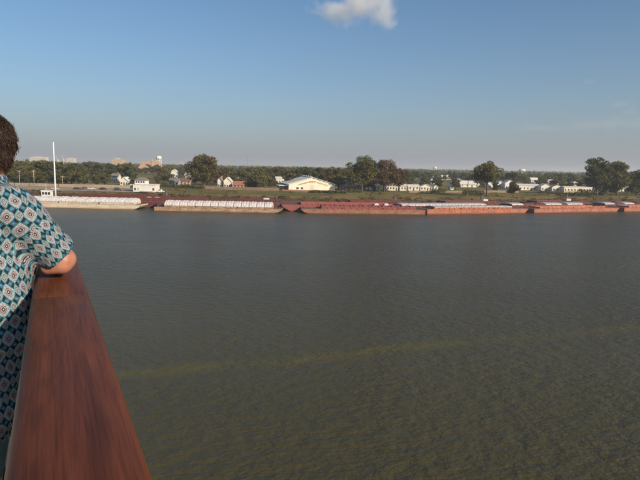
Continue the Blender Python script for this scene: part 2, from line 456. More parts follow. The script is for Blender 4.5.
# third row, against the bank
barge(*FR['A'], 4.2, m_darkred, m_darkred, 'open', 'dark red open barge against the bank between the mast and the landing office', off=22.3, shift=14, top=1.3)
barge(*FR['B'], 3.7, m_darkred, m_darkred, 'open', 'dark red open barge against the bank by the white landing office', off=22.3, shift=-31, top=1.2)
barge(*FR['B'], 3.7, m_darkred, m_darkred, 'open', 'dark red open barge against the bank below the big dark oak', off=22.3, shift=31, top=1.2)
barge(*FR['C'], 3.7, m_darkred, m_darkred, 'open', 'dark red open barge against the bank below the brownish twin trees', off=22.3, shift=22, top=1.2)
barge(*FR['D'], 3.7, m_darkred, m_darkred, 'open', 'dark red open barge against the bank below the lone tree', off=22.3, shift=20, top=1.1)
barge(*FR['E'], 3.7, m_darkred, m_darkred, 'open', 'dark red open barge against the bank below the double-crowned trees', off=22.3, shift=18, top=1.1)

# mooring piles standing between barges and bank
def pile(px, Y, ztop, label, r=0.55):
    o = empty('mooring_pile', (X_at(px, Y), Y, -3))
    tag(o, label, 'pile', 'dark mooring piles along the bank')
    MB().lathe([(r, 0), (r * 0.97, ztop + 3)], seg=12).build('post', m_steel, o, True)
    MB().lathe([(r * 1.15, 0), (r * 1.15, 0.12), (0.1, 0.5)], seg=12).build('cap', m_black, o)
pile(166, 291.5, 8.6, 'dark mooring pile between the white landing office and the big oak', 0.8)
pile(276.5, 291, 6.9, 'dark mooring pile below the gabled warehouse', 0.6)
pile(395, 299.5, 8.0, 'thin dark mooring pile beside the brownish twin trees', 0.5)
pile(482, 318, 7.4, 'dark mooring pile at the foot of the lone tree', 0.6)
pile(567, 347.5, 7.6, 'dark mooring pile below the long cream building', 0.7)

def deck_box(px, Y, z, w, h, label):
    o = empty('deck_locker', (X_at(px, Y), Y, z))
    tag(o, label, 'locker', 'white lockers on the barges')
    MB().box(-w / 2, w / 2, -0.8, 0.8, 0, h).build('body', m_white, o)
    MB().prism([(-w / 2 - .1, h + .003), (w / 2 + .1, h + .003), (w / 2 + .1, h + .12), (0, h + .3), (-w / 2 - .1, h + .12)], 'y', -0.95, 0.95).build('lid', m_white, o)
deck_box(148.5, 284, 3.75, 2.2, 0.9, 'white deck locker between the cream barge and the tan barge')
deck_box(156.5, 284, 3.75, 2.2, 0.9, 'white deck locker beside the dark pile near the landing office')
deck_box(266.5, 286.8, 3.75, 2.8, 1.3, 'white deck locker on the dark red barge left of the warehouse')
deck_box(377, 274.2, 3.25, 2.0, 0.9, 'white deck locker on the red barge below the twin trees')
deck_box(387, 275.2, 3.25, 2.0, 0.9, 'white deck locker on the red barge near the thin pile')
deck_box(486, 309, 3.75, 2.6, 1.9, 'tall white deck locker below the lone tree')
deck_box(569, 335, 3.75, 2.6, 1.6, 'white deck locker below the long cream building')

# ------------------------------------------------------------------ white landing mast and workboat
Y = 297.0
xm = X_at(55, Y)
zt = Z_at(54, 142, Y)
t = empty('landing_mast', (xm, Y, 0)); tag(t, 'tall slender white mast rising from the landing behind the cream barge', 'mast')
MB().tube([(0, 0, 2.0), (0, 0, 12), (0, 0, zt)], [0.50, 0.40, 0.26], 10).build('pole', m_white, t, True)
MB().box(-2.1, 2.1, -.12, .12, 7.6, 7.8).build('crossarm', m_white, t)
MB().box(-2.6, 2.6, -1.6, 1.6, -3.0, 3.0).build('footing', m_tanhull, t)
t = empty('work_boat', (xm - 0.8, Y - 4.5, 0)); t.scale = (1.25, 1, 1.7); tag(t, 'small white work boat with dark red hull at the foot of the mast', 'boat')
MB().prism([(-4.5, -0.6), (3.6, -0.6), (5.0, 1.6), (4.2, 1.7), (-4.5, 1.5)], 'y', -1.5, 1.5).build('hull', m_darkred, t)
cb = MB().box(-3.2, 0.9, -1.1, 1.1, 1.72, 3.9).build('cabin', m_white, t)
for k in range(3):
    MB().box(-2.9 + k * 1.25, -2.0 + k * 1.25, -1.14, -1.102, 2.7, 3.5).build('window', m_black, cb)
MB().box(-3.5, 1.3, -1.3, 1.3, 3.902, 4.05).build('roof', m_white, t)
MB().tube([(-1.5, 0, 4.05), (-1.5, 0, 6.2)], [0.06, 0.04], 6).build('aerial', m_white, t)

# ------------------------------------------------------------------ buildings
m_glass = mat('dark_window_glass', (0.07, 0.075, 0.08), 0.15)
m_door = mat('brown_door', (0.12, 0.07, 0.045), 0.6, 0.3, 2)
WALLS = {'white': mat('white_siding', (0.74, 0.70, 0.62), 0.75, 0.12, 0.4), 'cream': mat('cream_stucco', (0.76, 0.69, 0.55), 0.8, 0.12, 0.3),
         'pink': mat('pink_brick', (0.50, 0.27, 0.20), 0.85, 0.2, 0.5), 'tan': mat('tan_brick', (0.46, 0.34, 0.23), 0.85, 0.2, 0.5),
         'grey': mat('grey_siding', (0.40, 0.38, 0.35), 0.8, 0.15, 0.4), 'pale': mat('pale_concrete', (0.60, 0.54, 0.47), 0.8, 0.1, 0.2)}
ROOFS = {'grey': mat('grey_shingle', (0.20, 0.18, 0.165), 0.9, 0.3, 0.8), 'white': mat('white_metal_roof', (0.72, 0.69, 0.64), 0.6, 0.12, 0.4),
         'brown': mat('brown_shingle', (0.17, 0.11, 0.08), 0.9, 0.3, 0.8), 'tan': mat('orange_tan_tile_roof', (0.56, 0.33, 0.19), 0.85, 0.2, 0.5),
         'dark': mat('dark_shingle', (0.085, 0.08, 0.078), 0.9, 0.3, 0.8), 'red': mat('faded_red_roof', (0.36, 0.15, 0.10), 0.85, 0.2, 0.8)}
BLOCK = []      # (column, half width in columns, depth): keep trees from standing right in front
def building(name, cat, px0, px1, Y, wall_h, roof_h, label, wall='white', roof='grey', kind='gable_side', rz=0, depth=None, nwin=3, group=None, storeys=1):
    x0, x1 = X_at(px0, Y), X_at(px1, Y)
    w = x1 - x0
    dp = depth or max(8.0, min(w * 0.8, 16))
    z = ground_z((x0 + x1) / 2, Y)
    BLOCK.append(((px0 + px1) / 2, (px1 - px0) / 2, Y))
    t = empty(name, ((x0 + x1) / 2, Y, z), rz); tag(t, label, cat, group)
    h = wall_h; a = w / 2
    wl_ = MB()
    if kind == 'gable_front':
        wl_.prism([(-a, -0.4), (a, -0.4), (a, h), (0, h + roof_h), (-a, h)], 'y', 0, dp)
    elif kind == 'gable_side':
        wl_.prism([(0, -0.4), (dp, -0.4), (dp, h), (dp / 2, h + roof_h), (0, h)], 'x', -a, a)
    else:
        wl_.box(-a, a, 0, dp, -0.4, h)
    wo = wl_.build('wall', WALLS[wall], t)
    e = 0.5; th = 0.22
    rf = MB()
    if kind == 'gable_front':
        sl = roof_h / a
        rf.prism([(-a - e, h - e * sl + .02), (0, h + roof_h + .02), (a + e, h - e * sl + .02), (a + e, h - e * sl + th), (0, h + roof_h + th + .05), (-a - e, h - e * sl + th)], 'y', -e, dp + e)
    elif kind == 'gable_side':
        sl = roof_h / (dp / 2)
        rf.prism([(-e, h - e * sl + .02), (dp / 2, h + roof_h + .02), (dp + e, h - e * sl + .02), (dp + e, h - e * sl + th), (dp / 2, h + roof_h + th + .05), (-e, h - e * sl + th)], 'x', -a - e, a + e)
    elif kind == 'hip':
        q = min(a, dp / 2) * 0.95
        rf.add([(-a - e, -e, h + .02), (a + e, -e, h + .02), (a + e, dp + e, h + .02), (-a - e, dp + e, h + .02), (-a + q, dp / 2, h + roof_h), (a - q, dp / 2, h + roof_h)],
               [(0, 3, 2, 1), (0, 1, 5, 4), (1, 2, 5), (2, 3, 4, 5), (3, 0, 4)])
    else:
        rf.box(-a - .3, a + .3, -.3, dp + .3, h + .003, h + max(0.35, roof_h))
    ro = rf.build('roof', ROOFS[roof], t)
    if w < 34 and kind.startswith('gable') and roof == 'grey':
        MB().box(a * .35, a * .35 + .7, dp * .55, dp * .55 + .7, h + roof_h * .3, h + roof_h + 1.0).build('chimney', WALLS['pink'], ro)
    wm = MB().box(-.5, .5, -.05, -.003, 0, 1.3).mesh('window', m_glass)
    sm = MB().box(-.62, .62, -.12, -.003, -.14, -.02).mesh('sill', WALLS['white'])
    for s in range(storeys):
        for k in range(nwin):
            xx = -a + w * (k + .5) / nwin
            if s == 0 and k == nwin // 2 and nwin > 1:
                MB().box(xx - .5, xx + .5, -.06, -.003, 0, 2.1).build('door', m_door, t)
                continue
            wz = 0.95 + s * 3.0
            if wz + 1.3 < h:
                wi = link('window', wm, t, (xx, 0, wz))
                link('sill', sm, wi)
    return t
G = 'houses of the town behind the levee'
B = building
B('house', 'house', 120, 128, 395, 3.2, 2.6, 'small white gabled house beside the white landing office', 'white', 'white', 'gable_front', group=G)
B('house', 'house', 111, 118, 470, 4.0, 2.6, 'white house among the trees above the parked dark cars', 'white', 'grey', 'gable_side', group=G)
B('house', 'house', 86.5, 95, 700, 4, 3, 'grey roofed house showing faintly in the wood behind the mast', 'tan', 'white', 'gable_side', group=G)
B('house', 'house', 98.5, 103.5, 640, 6, 3, 'tall white and pink house high in the wood', 'white', 'red', 'gable_front', group=G, nwin=2)
t = B('landing_office', 'building', 133, 155, 318, 4.1, 0.3, 'white landing office with a grey roofed upper storey on the bank', 'white', 'white', 'flat', depth=9, nwin=6)
MB().box(-5.8, 0.4, 1.5, 7.5, 4.41, 6.6).build('upper_wall', WALLS['white'], t)
MB().add([(-6.3, 1, 6.6), (.9, 1, 6.6), (.9, 8, 6.6), (-6.3, 8, 6.6), (-4.1, 4.5, 8.4), (-1.3, 4.5, 8.4)], [(0, 3, 2, 1), (0, 1, 5, 4), (1, 2, 5), (2, 3, 4, 5), (3, 0, 4)]).build('upper_roof', ROOFS['grey'], t)
for k in range(4):
    MB().box(-5.3 + k * 1.4, -4.4 + k * 1.4, 1.45, 1.497, 5.0, 6.1).build('window', m_glass, t)
t = B('church', 'church', 137.5, 156, 960, 7.0, 12.0, 'large building with a broad orange tan roof above the trees', 'tan', 'tan', 'gable_side', depth=34, nwin=5, rz=R(-12))
MB().box(9.0, 12.2, -1, 2.4, 6.5, 19.5).build('tower', WALLS['tan'], t)
MB().add([(8.6, -1.4, 19.5), (12.6, -1.4, 19.5), (12.6, 2.8, 19.5), (8.6, 2.8, 19.5), (10.6, .7, 23.5)], [(0, 1, 2, 3), (0, 1, 4), (1, 2, 4), (2, 3, 4), (3, 0, 4)]).build('spire', ROOFS['tan'], t)
B('house', 'house', 170.5, 177.5, 660, 6.0, 3.0, 'white gabled house on the rise behind the dark hedge', 'white', 'white', 'gable_front', group=G)
B('house', 'house', 185, 192, 560, 4.5, 2.5, 'white house half hidden beside the big oak', 'white', 'white', 'gable_side', group=G)
B('house', 'house', 169, 178, 402, 2.9, 2.4, 'low house with a grey roof behind the dark hedge', 'grey', 'grey', 'gable_side', group=G)
B('house', 'house', 180, 190, 430, 2.9, 2.2, 'low brown roofed house between the grey roofed house and the big oak', 'tan', 'brown', 'gable_side', group=G)
B('house', 'house', 217.5, 221.5, 388, 5.0, 2.0, 'narrow white house just beyond the big oak', 'white', 'grey', 'gable_front', group=G, nwin=2)
B('house', 'house', 223.7, 231, 386, 4.6, 2.6, 'bright white gabled house between the narrow house and the pink house', 'white', 'white', 'gable_front', group=G)
B('house', 'house', 233, 244, 382, 2.4, 2.2, 'low pink house with a faded red roof', 'pink', 'red', 'gable_side', group=G)
B('house', 'house', 249.5, 256.5, 392, 2.6, 1.6, 'low white roofed house beyond the pink house', 'tan', 'white', 'gable_side', group=G)
B('house', 'house', 275.5, 284, 520, 4.2, 1.6, 'pale flat roofed house showing above the warehouse roof corner', 'white', 'white', 'flat', group=G)

B('house', 'house', 262, 268, 640, 3.6, 2.2, 'far white gable deep in the trees before the warehouse', 'white', 'grey', 'gable_front', group=G, nwin=2)
B('house', 'house', 236, 241, 700, 4.5, 2.0, 'far pale house deep in the trees above the pink house', 'pale', 'white', 'gable_side', group=G, nwin=2)
B('house', 'house', 456, 461, 640, 3.8, 2.0, 'far white house above the wide white roofed house', 'white', 'white', 'gable_front', group=G, nwin=1)
B('house', 'house', 547, 554, 640, 3.6, 2.2, 'far white house above the start of the cream row', 'white', 'white', 'gable_side', group=G, nwin=2)
B('house', 'house', 572, 578, 620, 3.4, 2.0, 'far pale house above the long cream building', 'pale', 'white', 'gable_front', group=G, nwin=2)
B('house', 'house', 106, 110, 560, 3.6, 2.2, 'far tan house deep in the wood above the maroon car', 'tan', 'white', 'gable_front', group=G, nwin=1)
# the gabled warehouse
Yw = 368.0
t = empty('warehouse', (X_at(312, Yw), Yw, ground_z(X_at(312, Yw), Yw)), R(13)); tag(t, 'large cream gabled warehouse with faded red and green lettering band', 'warehouse')
BLOCK.append((309, 29, Yw))
wa, wh, wr, wd = 15.6, 4.2, 4.4, 34.0
MB().prism([(-wa, -.4), (wa, -.4), (wa, wh), (0, wh + wr), (-wa, wh)], 'y', 0, wd).build('wall', WALLS['cream'], t)
sl = wr / wa
for sx in (-1, 1):
    MB().prism([(0, wh + wr + .03), (sx * (wa + 1), wh - sl + .03), (sx * (wa + 1), wh - sl + .3), (0, wh + wr + .3)], 'y', -.7, wd).build('roof_slope', ROOFS['white'], t)
MB().box(-.5, .5, -.72, wd + .02, wh + wr + .26, wh + wr + .5).build('ridge_cap', ROOFS['white'], t)
for k in range(4):
    MB().lathe([(.3, 0), (.3, .2), (.5, .25), (.5, .4), (.1, .55)], (0, 4 + k * 8, wh + wr + .5), 10).build('roof_vent', ROOFS['white'], t)
for k, (cx, cz, w_, h_, ang, cname, col) in enumerate([(-7.4, 4.2, 3.6, .8, 16, 'faded_purple_paint', (.30, .20, .24)), (-3.6, 5.2, 3.4, .9, 14, 'faded_red_paint', (.42, .15, .10)),
        (0.2, 5.8, 4.6, 1.2, 0, 'orange_red_paint', (.52, .20, .07)), (5.0, 5.0, 3.8, .9, -15, 'faded_green_paint', (.26, .38, .24)), (8.9, 3.9, 3.4, .9, -16, 'yellow_green_paint', (.40, .42, .18))]):
    o = MB()
    rnd = random.Random(k)
    xx = -w_ / 2
    while xx < w_ / 2:        # worn block letters, too far off to read
        q = rnd.uniform(.35, .6)
        o.box(xx, xx + q * .72, -.05, -.004, -h_ / 2 * rnd.uniform(.7, 1), h_ / 2 * rnd.uniform(.7, 1)); xx += q
    s = o.build('painted_lettering', mat(cname, col, .8, .3, 1.5), t)
    s.location = (cx, 0, cz); s.rotation_euler = (0, R(-ang), 0)
MB().box(-1.2, 1.6, -.06, -.004, 0.2, 3.4).box(-1.4, 1.8, -.1, -.004, 3.41, 3.6).build('door', WALLS['pale'], t)
for xx in (-10.5, -7.5):
    MB().box(xx, xx + 1.6, -.05, -.004, .9, 2.2).build('window', m_glass, t)
MB().box(-wa - 6.2, -wa - .05, 1.5, 14, 2.9, 3.2).build('shed_roof', ROOFS['white'], t)
MB().box(-wa - 5.9, -wa - .05, 8, 13.5, -.3, 2.9).build('shed_wall', WALLS['grey'], t)
for xx in (-6, -3, -.4):
    MB().box(-wa + xx - .12, -wa + xx + .12, 1.7, 1.94, -.3, 2.9).build('shed_post', m_steel, t)
t = B('flat_shop', 'building', 340, 366, 384, 3.3, .5, 'long grey flat roofed building between the warehouse and the twin trees', 'grey', 'grey', 'flat', depth=12, nwin=8)
MB().box(-6.5, 2.5, -2.2, -.32, 3.05, 3.5).build('awning', ROOFS['white'], t)
B('house', 'house', 371, 380, 396, 3.4, 1.4, 'white house seen between the trunks of the twin trees', 'white', 'white', 'gable_side', group=G)
B('shop_building', 'building', 386.5, 406.5, 398, 3.3, 1.2, 'long white building just beyond the twin trees', 'white', 'white', 'gable_side', nwin=7)
B('house', 'house', 408.5, 419, 404, 2.8, 1.2, 'low white house between the long white building and the arched gable house', 'white', 'white', 'gable_side', group=G)
B('house', 'house', 420.5, 432, 406, 2.6, 1.9, 'cream house with a broad white gable', 'cream', 'white', 'gable_front', group=G, nwin=4)
B('house', 'house', 434, 438, 412, 2.6, 1.2, 'tiny white house next to the broad white gable', 'white', 'white', 'gable_front', group=G, nwin=1)
B('house', 'house', 426.6, 430, 600, 3.5, 2, 'small white gable high among trees, first of a pair', 'white', 'white', 'gable_front', group=G, nwin=1)
B('house', 'house', 430.8, 435.2, 590, 4.5, 3, 'taller white gable high among trees, second of a pair', 'white', 'white', 'gable_front', group=G, nwin=1)
B('house', 'house', 413.5, 419.5, 900, 7, 3, 'far pale house high above the long white building', 'pale', 'white', 'gable_side', group=G, nwin=1)
B('house', 'house', 441, 450, 820, 5, 2, 'far low pale building above the bushes', 'pale', 'white', 'flat', group=G)
B('house', 'house', 450.5, 453.5, 430, 3.0, 1.4, 'tiny white house front in the bushes', 'white', 'white', 'gable_front', group=G, nwin=1)
B('house', 'house', 460, 479, 500, 2.6, 3.0, 'wide white roofed house just before the lone tree', 'cream', 'white', 'gable_side', group=G, nwin=4)
B('house', 'house', 487.5, 492.5, 490, 3.8, 1.8, 'white house end seen through the lone tree', 'white', 'white', 'gable_front', group=G, nwin=1)
B('house', 'house', 496.5, 504, 476, 4.0, 2.8, 'white gabled house just beyond the lone tree', 'white', 'white', 'gable_front', group=G)
B('house', 'house', 504.8, 514.5, 470, 5.0, 2.6, 'taller white house behind the small round tree', 'white', 'white', 'gable_front', group=G)
B('house', 'house', 519, 540, 455, 3.6, 1.2, 'long low white house beyond the small round tree', 'white', 'white', 'gable_side', group=G, nwin=6)
B('house', 'house', 530.5, 537.5, 700, 4.5, 2.5, 'far white house above the long low white house', 'pale', 'white', 'gable_side', group=G, nwin=2)
B('house', 'house', 541, 551, 446, 3.6, 2.0, 'white house at the start of the long cream row', 'white', 'white', 'gable_front', group=G)
B('house', 'house', 552, 563, 442, 3.4, 1.8, 'white house beside the long cream building', 'white', 'grey', 'gable_front', group=G)
B('shop_building', 'building', 564, 592, 436, 3.5, .5, 'long cream building before the double-crowned trees', 'cream', 'white', 'flat', nwin=9)
B('house', 'house', 615, 628, 470, 3.5, 1.6, 'white roofed house behind the double-crowned trees', 'white', 'white', 'gable_side', group=G)

# far landmarks
def tower_block(px0, px1, Y, py, label, col='pale'):
    x0, x1 = X_at(px0, Y), X_at(px1, Y)
    zt = Z_at((px0 + px1) / 2, py, Y)
    t = empty('tower_block', ((x0 + x1) / 2, Y, 6)); tag(t, label, 'building', 'far city blocks on the skyline')
    w = (x1 - x0) / 2; h = zt - 6
    MB().box(-w, w, 0, 18, -1, h).build('wall', WALLS[col], t)
    MB().box(-w * .5, w * .3, 3, 12, h + .003, h + 3).build('roof_house', WALLS['grey'], t)
    wm = MB().box(-w + .8, w - .8, -.08, -.004, 0, 1.5).mesh('window_band', WALLS['grey'])
    z = 2.5
    while z < h - 2:
        link('window_band', wm, t, (0, 0, z)); z += 3.6
tower_block(31, 47, 1900, 157.0, 'wide pale city block on the skyline near the mast')
tower_block(67, 75, 2000, 158.3, 'pale city block on the skyline beyond the thin cranes')
tower_block(112, 122, 900, 159.6, 'pink tan block rising above the wood', 'tan')
tower_block(180, 184, 2600, 162.4, 'small pale far tower closer to the water tower', 'grey')
tower_block(186, 191, 2600, 162.8, 'small pale far tower close to the big oak', 'grey')
for px, dx, lab in ((59, 1.5, 'thin white crane boom on the skyline closest to the mast'), (64.5, 1.2, 'thin white crane boom on the skyline beside the pale block')):
    Yc = 1700.0
    t = empty('harbour_crane', (X_at(px, Yc), Yc, 6)); tag(t, lab, 'crane', 'harbour cranes on the skyline')
    zt = Z_at(px, 155.6, Yc) - 6
    MB().tube([(0, 0, 0), (0, 0, zt * .62)], [.8, .7], 8).build('mast', WALLS['pale'], t)
    MB().tube([(0, 0, zt * .6), (-dx * 4.5, 0, zt)], [.6, .4], 8).build('boom', WALLS['pale'], t)
    MB().box(-1.6, 2.2, -1.5, 1.5, zt * .55, zt * .63).build('cab', m_white, t)
def water_tower(px, Y, pyt, pyb, wpx, label):
    t = empty('water_tower', (X_at(px, Y), Y, 6)); tag(t, label, 'water tower', 'water towers on the skyline')
    r = wpx / 2 * M_per_px(Y)
    zt = Z_at(px, pyt, Y) - 6; zb = Z_at(px, pyb, Y) - 6
    h = zt - zb
    MB().lathe([(r * .3, zb), (r * .85, zb + h * .15), (r, zb + h * .35), (r, zb + h * .65), (r * .8, zb + h * .86), (r * .3, zt)], seg=20).build('tank', m_white, t, True)
    for k in range(6):
        a = k * math.pi / 3
        MB().tube([(r * math.cos(a) * 1.05, r * math.sin(a) * 1.05, 0), (r * math.cos(a) * .8, r * math.sin(a) * .8, zb + h * .3)], [.6, .6], 6).build('leg', m_white, t)
    MB().tube([(0, 0, 0), (0, 0, zb + .5)], [1.1, 1.1], 8).build('riser', m_white, t)
water_tower(159.3, 1350, 155.8, 159.6, 5.5, 'white water tower on legs beyond the orange tan roof')
water_tower(434, 1900, 166.6, 169.0, 3.6, 'tiny far water tower above the broad white gable')
water_tower(520.8, 1500, 168.8, 171.6, 6.5, 'white domed water tower beyond the lone tree')
for px, pt, pb, Y, lab in ((19.5, 170, 184, 352, 'pale utility pole closest to the person'), (34, 170, 185, 352, 'pale utility pole between the person and the mast'),
                           (62.5, 175.5, 185, 352, 'short pale utility pole just beyond the mast'), (467.8, 178, 196, 345, 'wooden utility pole in the grass before the lone tree')):
    x = X_at(px, Y); z = ground_z(x, Y); zt = Z_at(px, pt, Y)
    t = empty('utility_pole', (x, Y, z)); tag(t, lab, 'pole', 'utility poles along the levee')
    MB().tube([(0, 0, -.3), (0, 0, zt - z)], [.2, .14], 8).build('pole', WALLS['tan'], t, True)
    MB().box(-1.1, 1.1, -.07, .07, zt - z - .9, zt - z - .74).build('crossarm', WALLS['tan'], t)
    for q in (-.9, 0.5, .9):
        MB().lathe([(.07, 0), (.07, .2), (.03, .26)], (q, 0, zt - z - .74), 6).build('insulator', m_white, t)
x = X_at(247.5, 1500)
t = empty('radio_mast', (x, 1500, 6)); tag(t, 'thin red radio mast on the skyline beyond the pink house', 'mast')
zt = Z_at(247.5, 154.5, 1500) - 6
m_redmast = mat('red_mast', (.35, .10, .08), .6, .2, .2)
for k in range(3):
    a = k * 2.094
    MB().tube([(math.cos(a) * .8, math.sin(a) * .8, 0), (math.cos(a) * .3, math.sin(a) * .3, zt)], [.16, .12], 5).build('leg', m_redmast, t)
for k in range(12):
    r_ = .8 - .5 * k / 12
    MB().box(-r_, r_, -.1, .1, zt * (k + .5) / 12, zt * (k + .5) / 12 + .2).build('brace', m_redmast, t)

# flood wall: separate concrete panels on the crest of the levee
m_conc = mat('beige_concrete', (0.40, 0.32, 0.24), 0.9, 0.28, 0.5, 0.02, rnd=0.10)
def flood_wall(px0, px1, t_, h, label, m=m_conc, step=6.0, name='flood_wall'):
    xa, xb = X_at(px0, 355), X_at(px1, 355)
    n = max(2, round((xb - xa) / step))
    root = empty(name, (xa, bankY(xa) + t_, 6)); tag(root, label, 'wall', 'flood wall lengths on the levee')
    pm = MB().box(-.5, .5, -.14, .14, -.6, 1).mesh('panel', m)
    pst = MB().box(-.16, .16, -.2, .2, -.6, h + .12).mesh('post', m)
    for k in range(n):
        x0 = xa + (xb - xa) * k / n; x1 = xa + (xb - xa) * (k + 1) / n
        y0, y1 = bankY(x0) + t_, bankY(x1) + t_
        L = math.hypot(x1 - x0, y1 - y0)
        o = link('panel', pm, root, ((x0 + x1) / 2 - xa, (y0 + y1) / 2 - root.location.y, ground_z((x0 + x1) / 2, (y0 + y1) / 2) - 6), math.atan2(y1 - y0, x1 - x0))
        o.scale = (L - .34, 1, h)
        link('post', pst, root, (x0 - xa, y0 - root.location.y, ground_z(x0, y0) - 6), math.atan2(y1 - y0, x1 - x0))
m_fence = mat('weathered_board', (0.24, 0.17, 0.12), 0.9, 0.3, 0.8, 0.02, rnd=0.12)
flood_wall(-40, 131, 52, 1.9, 'beige concrete flood wall behind the gravel lot')
flood_wall(204, 279, 62, 1.9, 'brownish flood wall before the white and pink houses', m_fence)
flood_wall(282, 348, 62, 0.9, 'low reddish brick wall in front of the gabled warehouse', mat('low_red_brick', (.36, .19, .13), .9, .3, .8, rnd=.1))
flood_wall(412, 478, 62, 1.3, 'low weathered fence before the cream gable house', m_fence)
flood_wall(492, 545, 64, 1.5, 'weathered fence behind the small round tree', m_fence)
flood_wall(606, 660, 64, 1.5, 'pale fence beneath the double-crowned trees', m_conc)

# cars on the lot
def car(px, Y, col, label, rz=0, name='parked_car', tall=1.45):
    x = X_at(px, Y)
    t = empty(name, (x, Y, ground_z(x, Y) + .17), rz); tag(t, label, 'car', 'vehicles on the gravel lot')
    m = mat('car_paint_%d' % len(MATS), col, .35, coat=.5)
    MB().prism([(-2.15, .35), (2.1, .35), (2.18, .8), (1.2, .95), (-2.1, 1.0), (-2.2, .7)], 'y', -.88, .88).build('body', m, t)
    cb = MB().prism([(-1.9, .98), (1.1, .96), (.45, tall), (-1.5, tall)], 'y', -.76, .76).build('cabin', m, t)
    for sy in (-1, 1):
        MB().prism([(-1.6, 1.02), (.8, 1.02), (.35, tall - .08), (-1.4, tall - .08)], 'y', sy * .765, sy * .785).build('window', m_glass, cb)
        for wx_ in (-1.35, 1.35):
            w = MB().tube([(wx_, sy * .72, .33), (wx_, sy * .93, .33)], [.33, .33], 14).build('wheel', m_black, t)
            MB().tube([(wx_, sy * .931, .33), (wx_, sy * .945, .33)], [.18, .18], 10).build('rim', WALLS['grey'], w)
    for sy in (-.6, .6):
        MB().box(2.1, 2.2, sy - .16, sy + .16, .62, .76).build('headlight', m_white, t)
car(77, 326, (.03, .03, .035), 'dark car on the gravel lot closest to the mast', R(8))
car(84.5, 332, (.10, .09, .085), 'grey car on the gravel lot between the dark car and the silver car', R(80))
car(91.5, 327, (.55, .55, .53), 'silver car in the middle of the gravel lot', R(4))
car(103, 328, (.06, .02, .02), 'maroon car on the gravel lot beyond the silver car', R(-6))
car(117.5, 324, (.025, .03, .045), 'dark tall car on the gravel lot near the small white house', R(3), tall=1.8)
t = empty('box_trailer', (X_at(144.5, 311), 311, ground_z(X_at(144.5, 311), 311) + .17)); tag(t, 'white box trailer parked in front of the landing office', 'trailer')
MB().box(-3.1, 3.1, -1.2, 1.2, .85, 3.3).build('box', m_white, t)
MB().box(-3.0, 4.4, -.3, .3, .62, .82).build('chassis', m_steel, t)
for wx_ in (-1.6, -.7):
    for sy in (-1, 1):
        MB().tube([(wx_, sy * .85, .4), (wx_, sy * 1.15, .4)], [.4, .4], 14).build('wheel', m_black, t)
MB().box(-3.14, -3.102, -1.0, 1.0, 1.0, 3.1).build('rear_door', WALLS['grey'], t)
MB().tube([(4.1, 0, 0), (4.1, 0, .62)], [.08, .08], 6).build('jack', m_steel, t)
t = empty('pickup_truck', (X_at(160.5, 313), 313, ground_z(X_at(160.5, 313), 313) + .03), R(175)); tag(t, 'white pickup truck between the landing office and the dark pile', 'truck')
MB().prism([(-2.7, .45), (2.7, .45), (2.75, 1.0), (1.6, 1.15), (-2.7, 1.15)], 'y', -.95, .95).build('body', m_white, t)
MB().prism([(-.6, 1.152), (1.5, 1.152), (.9, 1.85), (-.5, 1.85)], 'y', -.82, .82).build('cabin', m_white, t)
for sy in (-1, 1):
    MB().prism([(-.4, 1.25), (1.15, 1.25), (.8, 1.75), (-.35, 1.75)], 'y', sy * .822, sy * .84).build('window', m_glass, t)
    for wx_ in (-1.7, 1.7):
        MB().tube([(wx_, sy * .78, .4), (wx_, sy * 1.0, .4)], [.4, .4], 14).build('wheel', m_black, t)

# ------------------------------------------------------------------ trees
def leaf_material(name, c1, c2, rnd=0.18):
    m = bpy.data.materials.new(name); m.use_nodes = True
    n, l = m.node_tree.nodes, m.node_tree.links
    b = n['Principled BSDF']; b.inputs['Roughness'].default_value = .75; b.inputs['Specular IOR Level'].default_value = .2
    tc = n.new('ShaderNodeTexCoord'); nz = n.new('ShaderNodeTexNoise'); nz.inputs['Scale'].default_value = .45; nz.inputs['Detail'].default_value = 5
    l.new(tc.outputs['Object'], nz.inputs[0])
    cr = n.new('ShaderNodeValToRGB'); cr.color_ramp.elements[0].position = .35; cr.color_ramp.elements[1].position = .66
    cr.color_ramp.elements[0].color = (*c1, 1); cr.color_ramp.elements[1].color = (*c2, 1)
    l.new(nz.outputs['Fac'], cr.inputs[0])
    oi = n.new('ShaderNodeObjectInfo'); hs = n.new('ShaderNodeHueSaturation')
    mr = n.new('ShaderNodeMapRange'); mr.inputs['To Min'].default_value = 1 - rnd; mr.inputs['To Max'].default_value = 1 + rnd; l.new(oi.outputs['Random'], mr.inputs[0])
    mh = n.new('ShaderNodeMapRange'); mh.inputs['To Min'].default_value = .47; mh.inputs['To Max'].default_value = .515
    q = n.new('ShaderNodeMath'); q.operation = 'FRACT'; q2 = n.new('ShaderNodeMath'); q2.operation = 'MULTIPLY'; q2.inputs[1].default_value = 7.31
    l.new(oi.outputs['Random'], q2.inputs[0]); l.new(q2.outputs[0], q.inputs[0]); l.new(q.outputs[0], mh.inputs[0])
    l.new(mr.outputs[0], hs.inputs['Value']); l.new(mh.outputs[0], hs.inputs['Hue']); l.new(cr.outputs[0], hs.inputs['Color'])
    l.new(hs.outputs[0], b.inputs['Base Color'])
    tr = n.new('ShaderNodeBsdfTranslucent'); l.new(hs.outputs[0], tr.inputs[0])
    mx = n.new('ShaderNodeMixShader'); mx.inputs[0].default_value = .34
    l.new(b.outputs[0], mx.inputs[1]); l.new(tr.outputs[0], mx.inputs[2]); l.new(mx.outputs[0], n['Material Output'].inputs[0])
    return m
m_leaf = leaf_material('oak_leaves', (.064, .078, .024), (.155, .156, .054))
m_leaf_olive = leaf_material('olive_leaves', (.086, .086, .027), (.20, .172, .062), .12)
m_leaf_brown = leaf_material('browning_leaves', (.085, .062, .023), (.205, .135, .056), .12)
